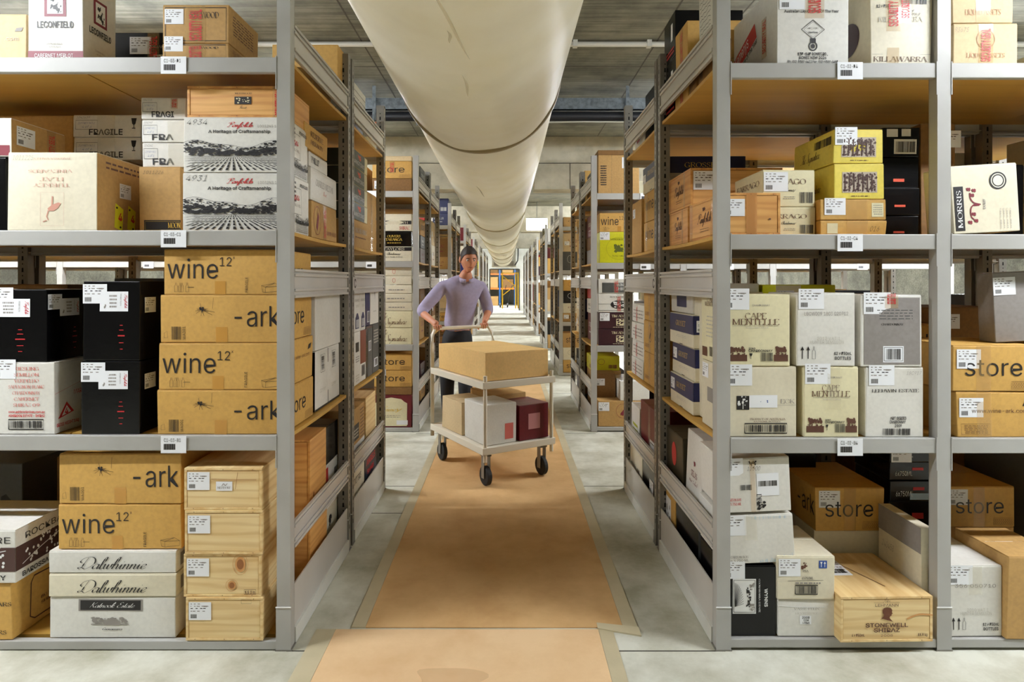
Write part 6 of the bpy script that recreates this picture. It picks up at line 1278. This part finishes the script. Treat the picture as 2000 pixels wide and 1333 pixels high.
for (side, y, d, xa, xb) in ((-1, 2.56, .8, -2.78, -6.1), (-1, 3.56, .8, -2.78, -6.1), (1, 2.56, .8, 2.76, 3.55), (1, 3.56, .8, 2.35, 3.55), (-1, 6.24, .75, -1.85, -6.1), (-1, 7.25, .75, -1.5, -6.1), (1, 6.24, .75, 1.82, 4.4), (1, 7.25, .75, 1.4, 4.4), (-1, 9.95, .8, -1.75, -2.6), (-1, 10.95, .8, -1.4, -2.6)):
    for lvl in range(4):
        x = xa
        while abs(x) < abs(xb) - .3:
            wd_ = rf.uniform(.3, .42); hh = rf.choice((.36, .42, .5, .56)) if lvl < 3 else rf.choice((.2, .3))
            x0, x1 = sorted((x, x + side * wd_))
            FAR.box(x0, x1, y, y + d, LV[side][lvl] + .002, LV[side][lvl] + hh, rf.choices(PAL, PW_)[0][0], .004); x += side * (wd_ + .02)
FAR.build('carton_stock_and_blockers', kind='stuff', label='mixed cartons in the distant racks, plus out-of-view side-bay ones added to block light', category='boxes')
# ================================================================ trolley, its load and the man pushing it
TA = math.radians(31); TC = Vector((-.13, 4.98, 0)); fw = Vector((math.sin(TA), -math.cos(TA), 0)); sd_ = Vector((math.cos(TA), math.sin(TA), 0))
tr = bpy.data.objects.new('platform_trolley', None); COL.objects.link(tr); tr.location = TC; tr.rotation_euler = (0, 0, TA); tr['label'] = 'two-deck cream warehouse trolley loaded with cartons, pushed along the aisle'; tr['category'] = 'trolley'
M_TROL = mat('cream_trolley_paint', (226, 218, 200), .4); M_RUB = mat('black_rubber', (28, 27, 27), .7)
for zz, nm in ((.285, 'lower'), (.765, 'upper')):
    b = MB(); b.box(-.31, .31, -.46, .46, zz, zz + .018, M_TROL, .006); d_ = b.build('deck', tr)
    q = MB(); q.box(-.315, .315, -.467, -.455, zz - .03, zz + .022, M_TROL, .004); q.box(-.315, .315, .455, .467, zz - .03, zz + .022, M_TROL, .004); q.box(-.322, -.31, -.467, .467, zz - .03, zz + .022, M_TROL, .004); q.box(.31, .322, -.467, .467, zz - .03, zz + .022, M_TROL, .004); q.build('rim', d_)
HB = 1.115
b = MB(); b.tube([(-.30, .475, .20), (-.30, .475, .98), (-.295, .485, 1.06), (-.26, .50, HB), (.26, .50, HB), (.295, .485, 1.06), (.30, .475, .98), (.30, .475, .20)], .016, M_TROL, 12); b.build('handle', tr, smooth=True)
for x in (-.295, .295): b = MB(); b.tube([(x, -.45, .2), (x, -.45, .83)], .014, M_TROL, 10); b.build('post', tr)
for x in (-.25, .25):
    for y in (-.38, .38):
        r_ = .072; b = MB(); b.box(x - .03, x + .03, y - .035, y + .035, .225, .262, M_GALV, .003); b.box(x - .028, x - .023, y - .02, y + .02, r_ - .01, .23, M_GALV); b.box(x + .023, x + .028, y - .02, y + .02, r_ - .01, .23, M_GALV); c_ = b.build('caster', tr)
        q = MB(); q.tube([(x - .019, y, r_ + .007), (x - .014, y, r_ + .007), (x + .014, y, r_ + .007), (x + .019, y, r_ + .007)], [r_ - .008, r_, r_, r_ - .008], M_RUB, 22); q.build('wheel', c_)
def on_trolley(x, y, w_, d, z0, h, m, label, rot=0):
    p = TC + sd_ * x - fw * y
    B = carton(-w_ / 2, w_ / 2, -d / 2, d, z0, h, m, label, 'cartons on the trolley', n=3); B.root.location = (p.x, p.y, z0); B.root.rotation_euler = (0, 0, TA + math.radians(rot)); return B
B = on_trolley(0, -.02, .56, .82, .7865, .21, mat('bright_tan_cardboard', (230, 190, 122), .6, kind='card', amt=.04, scale=60), 'long flat brown carton on the upper deck of the trolley'); d_tape(B, 'T', u=.5, seal=False)
P = Print(B); P.text('wine', .1, .35, .4, M_INK, 'light', fit=.4) if 0 else None
B = on_trolley(-.135, -.24, .27, .34, .306, .30, M_WHITE, 'white carton with red strip on the lower trolley deck'); P = Print(B); P.rect(.62, .1, .9, .5, mat('soft_red_print', (214, 110, 100), .5)); P.done()
B = on_trolley(.155, -.27, .27, .30, .306, .27, M_MAROON, 'maroon carton with pale emblem at the front of the lower trolley deck'); P = Print(B); P.rect(.3, .3, .7, .75, mat('pale_pink_print', (190, 130, 134), .5)); P.done()
B = on_trolley(.14, .12, .30, .42, .306, .30, M_TAN, 'tan carton at the back of the lower trolley deck')
B = on_trolley(-.15, .14, .26, .36, .306, .26, M_PALE, 'pale carton at the handle end of the lower trolley deck')

def skin(name, chain, edges, parent, m, root=0, sub=2, **props):
    me = bpy.data.meshes.new(name); me.from_pydata([c[0] for c in chain], edges, []); me.materials.append(m)
    o = link(name, me, parent, **props); s = o.modifiers.new('skin', 'SKIN')
    for i, c in enumerate(chain):
        r_ = c[1]; v = me.skin_vertices[0].data[i]; v.radius = r_ if isinstance(r_, tuple) else (r_, r_); v.use_root = (i == root); v.use_loose = False
    s.use_smooth_shade = True; s.branch_smoothing = .4
    s = o.modifiers.new('sub', 'SUBSURF'); s.levels = sub; s.render_levels = sub
    return o
M_SKIN = mat('skin', (206, 140, 108), .5); M_SHIRT = mat('lavender_shirt', (172, 163, 194), .8, kind='card', amt=.04, scale=40); M_TROU = mat('black_trousers', (26, 26, 32), .8); M_HAIR = mat('dark_hair', (44, 32, 26), .6); M_SHOE = mat('black_shoe', (22, 20, 20), .4); M_EYE = mat('eye_white', (220, 214, 208), .3)
# hands meet the handle bar (world coordinates)
def tl(x, y, z_): p = TC + sd_ * x - fw * y; return Vector((p.x, p.y, z_))
hr, hl = tl(-.24, .50, HB), tl(.22, .50, HB)
hip = Vector((-.47, 5.86, .96)); chest = Vector((-.41, 5.76, 1.36)); neck = Vector((-.375, 5.70, 1.565)); headc = Vector((-.345, 5.645, 1.725))
pr = bpy.data.objects.new('person', None); COL.objects.link(pr); pr.location = (-.47, 5.9, 0)
pr['label'] = 'man in lavender shirt and black trousers pushing the loaded trolley'; pr['category'] = 'person'
O = pr.location.copy(); L = lambda v: tuple(Vector(v) - O)
side = Vector((.93, .30, 0)).normalized()       # towards the picture right
shR = chest + Vector((0, 0, .118)) - side * .185; shL = chest + Vector((0, 0, .118)) + side * .185
bk = -fw
def elbow(sh, ha, out): return (sh + ha) / 2 + out
elR = elbow(shR, hr, -side * .13 + bk * .12 + Vector((0, 0, -.05))); elL = elbow(shL, hl, side * .13 + bk * .14 + Vector((0, 0, -.05)))
wrR = hr + (elR - hr).normalized() * .075 + Vector((0, 0, .02)); wrL = hl + (elL - hl).normalized() * .075 + Vector((0, 0, .02))
kR = Vector((-.56, 5.80, .52)); kL = Vector((-.38, 5.70, .53)); aR = Vector((-.57, 6.02, .11)); aL = Vector((-.36, 5.72, .09))
body = [(L(hip), (.12, .09)), (L(hip + Vector((.02, -.03, .14))), (.115, .085)), (L(chest), (.14, .09)), (L(chest + Vector((0, -.01, .13))), (.10, .08)), (L(neck), .056), (L(neck + (headc - neck) * .45), .058),
        (L(shR), .055), (L(elR), .042), (L(wrR), .028), (L(shL), .055), (L(elL), .042), (L(wrL), .028),
        (L(hip + Vector((0, 0, -.08)) - side * .09), .09), (L(kR), .06), (L(aR), .042), (L(hip + Vector((0, 0, -.08)) + side * .09), .09), (L(kL), .06), (L(aL), .042),
        (L(wrR + (hr - wrR) * .8 + Vector((0, 0, .018))), (.040, .022)), (L(wrL + (hl - wrL) * .8 + Vector((0, 0, .018))), (.040, .022))]
skin('body', body, [(0, 1), (1, 2), (2, 3), (3, 4), (4, 5), (3, 6), (6, 7), (7, 8), (3, 9), (9, 10), (10, 11), (0, 12), (12, 13), (13, 14), (0, 15), (15, 16), (16, 17), (8, 18), (11, 19)], pr, M_SKIN)
# fingers curled round the bar
for ha, wr, sgn in ((hr, wrR, -1), (hl, wrL, 1)):
    for k in range(4):
        base = ha + sd_ * (-.03 + .020 * k) + bk * .012 + Vector((0, 0, .022)); ln = (.9, 1.0, .97, .8)[k]
        ch = [(L(base), .0095), (L(base + fw * .022 * ln + Vector((0, 0, .004))), .009), (L(base + fw * .030 * ln + Vector((0, 0, -.02 * ln))), .0085), (L(base + fw * .012 + Vector((0, 0, -.043 * ln))), .0075)]
        skin('finger', ch, [(0, 1), (1, 2), (2, 3)], pr, M_SKIN, sub=1)
    base = ha - sd_ * .045 * sgn + bk * .015 + Vector((0, 0, .008)); skin('thumb', [(L(base), .011), (L(base - sd_ * .012 * sgn + Vector((0, 0, -.018))), .0105), (L(base - sd_ * .002 * sgn + fw * .012 + Vector((0, 0, -.036))), .009)], [(0, 1), (1, 2)], pr, M_SKIN, sub=1)
# shirt over torso and upper arms, trousers, shoes
sleeve = lambda sh, el, wr: [(L(sh), .075), (L(sh + (el - sh) * .5), .064), (L(el), .058), (L(el + (wr - el) * .35), .050)]
s1 = sleeve(shR, elR, wrR); s2 = sleeve(shL, elL, wrL)
shirt = [(L(hip + Vector((0, 0, .06))), (.15, .11)), (L(hip + Vector((.02, -.03, .20))), (.16, .12)), (L(chest), (.180, .128)), (L(chest + Vector((0, -.01, .12))), (.13, .10)), (L(neck + Vector((0, 0, .004))), .064)] + s1 + s2
skin('shirt', shirt, [(0, 1), (1, 2), (2, 3), (3, 4), (3, 5), (5, 6), (6, 7), (7, 8), (3, 9), (9, 10), (10, 11), (11, 12)], pr, M_SHIRT)
b = MB(); n = 20; vs = []; up = (headc - neck).normalized(); uu = side; vv = up.cross(uu).normalized()
for i, (r1, r2, hh) in enumerate(((.062, .062, -.01), (.060, .062, .028), (.066, .068, .026), (.074, .078, -.004))):
    for k in range(n):
        a = math.radians(-75) + math.radians(330) * k / (n - 1) * 1.0; q = neck + Vector((0, 0, -.03)) + up * hh + uu * math.cos(a) * r1 - vv * -math.sin(a) * r2
        vs.append(L(q))
b.add(vs, [(i * n + k, i * n + k + 1, (i + 1) * n + k + 1, (i + 1) * n + k) for i in range(3) for k in range(n - 1)], M_SHIRT)
o = b.build('collar', pr, smooth=True); sm = o.modifiers.new('s', 'SOLIDIFY'); sm.thickness = .003
trou = [(L(hip + Vector((.012, -.02, .17))), (.172, .130)), (L(hip + Vector((0, 0, -.03))), (.155, .118)), (L(hip + Vector((0, 0, -.10)) - side * .09), .095), (L(kR), .072), (L(aR + Vector((0, 0, .03))), .058), (L(hip + Vector((0, 0, -.10)) + side * .09), .095), (L(kL), .072), (L(aL + Vector((0, 0, .03))), .058)]
skin('trousers', trou, [(0, 1), (1, 2), (2, 3), (3, 4), (1, 5), (5, 6), (6, 7)], pr, M_TROU)
for a in (aR, aL):
    heel = Vector((a.x, a.y + .04, .045)); toe = Vector((a.x + .02, a.y - .17, .035))
    skin('shoe', [(L(heel), .04), (L((heel + toe) / 2 + Vector((0, 0, .008))), .042), (L(toe), .036)], [(0, 1), (1, 2)], pr, M_SHOE, sub=2)
# head, turned towards the load
def head():
    N1, N2 = 28, 22; vs = []; fs = []
    for i in range(N2 + 1):
        ph = -math.pi / 2 + math.pi * i / N2
        for j in range(N1):
            th = 2 * math.pi * j / N1; x = .076 * math.cos(ph) * math.sin(th); y = -.096 * math.cos(ph) * math.cos(th); z_ = .120 * math.sin(ph)
            f = max(0, math.cos(th))
            if z_ < -.02: k = (-.02 - z_) / .10; x *= 1 - .34 * k; y *= 1 - .10 * k; y -= .012 * f * k
            y -= .024 * math.exp(-((x / .013) ** 2) - ((z_ + .016) / .024) ** 2) * f          # nose
            y += .010 * (math.exp(-(((x - .03) / .016) ** 2) - ((z_ - .012) / .012) ** 2) + math.exp(-(((x + .03) / .016) ** 2) - ((z_ - .012) / .012) ** 2)) * f
            y -= .006 * math.exp(-((x / .02) ** 2) - ((z_ + .055) / .010) ** 2) * f; y -= .008 * math.exp(-((x / .03) ** 2) - ((z_ + .095) / .018) ** 2) * f
            vs.append((x, y, z_))
    for i in range(N2):
        for j in range(N1): fs.append((i * N1 + j, i * N1 + (j + 1) % N1, (i + 1) * N1 + (j + 1) % N1, (i + 1) * N1 + j))
    return vs, fs
v, f = head(); b = MB(); b.add(v, f, M_SKIN); hd = b.build('head', pr, L(headc), (math.radians(14), 0, math.radians(18)), smooth=True)
def part(name, fn, m, smooth=True): b = MB(); fn(b); return b.build(name, hd, smooth=smooth)
def ball(b, c, r_, m, sx=1, sy=1, sz=1, zmin=-9):
    n, k = 14, 10; vs = []; fs = []
    for i in range(k + 1):
        ph = -math.pi / 2 + math.pi * i / k
        for j in range(n): th = 2 * math.pi * j / n; vs.append((c[0] + r_ * sx * math.cos(ph) * math.cos(th), c[1] + r_ * sy * math.cos(ph) * math.sin(th), max(c[2] + r_ * sz * math.sin(ph), zmin)))
    for i in range(k):
        for j in range(n): fs.append((i * n + j, i * n + (j + 1) % n, (i + 1) * n + (j + 1) % n, (i + 1) * n + j))
    b.add(vs, fs, m)
for s in (-1, 1):
    b = MB(); ball(b, (s * .030, -.0765, .010), .0115, M_EYE); e = b.build('eye', hd, smooth=True); b = MB()
    b.tube([(s * .016, -.091, .026), (s * .030, -.093, .031), (s * .046, -.083, .027)], .0035, M_HAIR, 6); b.build('eyebrow', hd, smooth=True)
    b = MB(); ball(b, (s * .030, -.0865, .009), .005, M_HAIR); b.build('pupil', hd, smooth=True)
    b = MB(); ball(b, (s * .079, .008, -.002), .03, M_SKIN, .32, .62, 1.05); b.build('ear', hd, smooth=True)
b = MB(); b.tube([(-.024, -.083, -.056), (-.010, -.093, -.053), (0, -.0945, -.055), (.010, -.093, -.053), (.024, -.083, -.056)], [.002, .0045, .005, .0045, .002], mat('lips', (168, 92, 80), .5), 8); b.build('mouth', hd, smooth=True)
# short dark hair: a cap set back from the forehead
N1, N2 = 30, 16; vs = []; fs = []
for i in range(N2 + 1):
    for j in range(N1):
        th = 2 * math.pi * j / N1; lim = .62 if math.cos(th) > .5 else (.1 if math.cos(th) > -.1 else -.5)
        f_ = math.cos(th); lim = -.35 + .95 / (1 + math.exp(-6 * (f_ - .35)))
        ph = lim + (math.pi / 2 - lim) * i / N2; q = 1.05 + (.03 * math.sin(9 * th + 3 * ph) + .02 * math.sin(17 * th)) * .6
        vs.append((.078 * q * math.cos(ph) * math.sin(th), -.098 * q * math.cos(ph) * math.cos(th), .122 * q * math.sin(ph)))
for i in range(N2):
    for j in range(N1): fs.append((i * N1 + j, i * N1 + (j + 1) % N1, (i + 1) * N1 + (j + 1) % N1, (i + 1) * N1 + j))
b = MB(); b.add(vs, fs, M_HAIR); b.build('hair', hd, smooth=True)
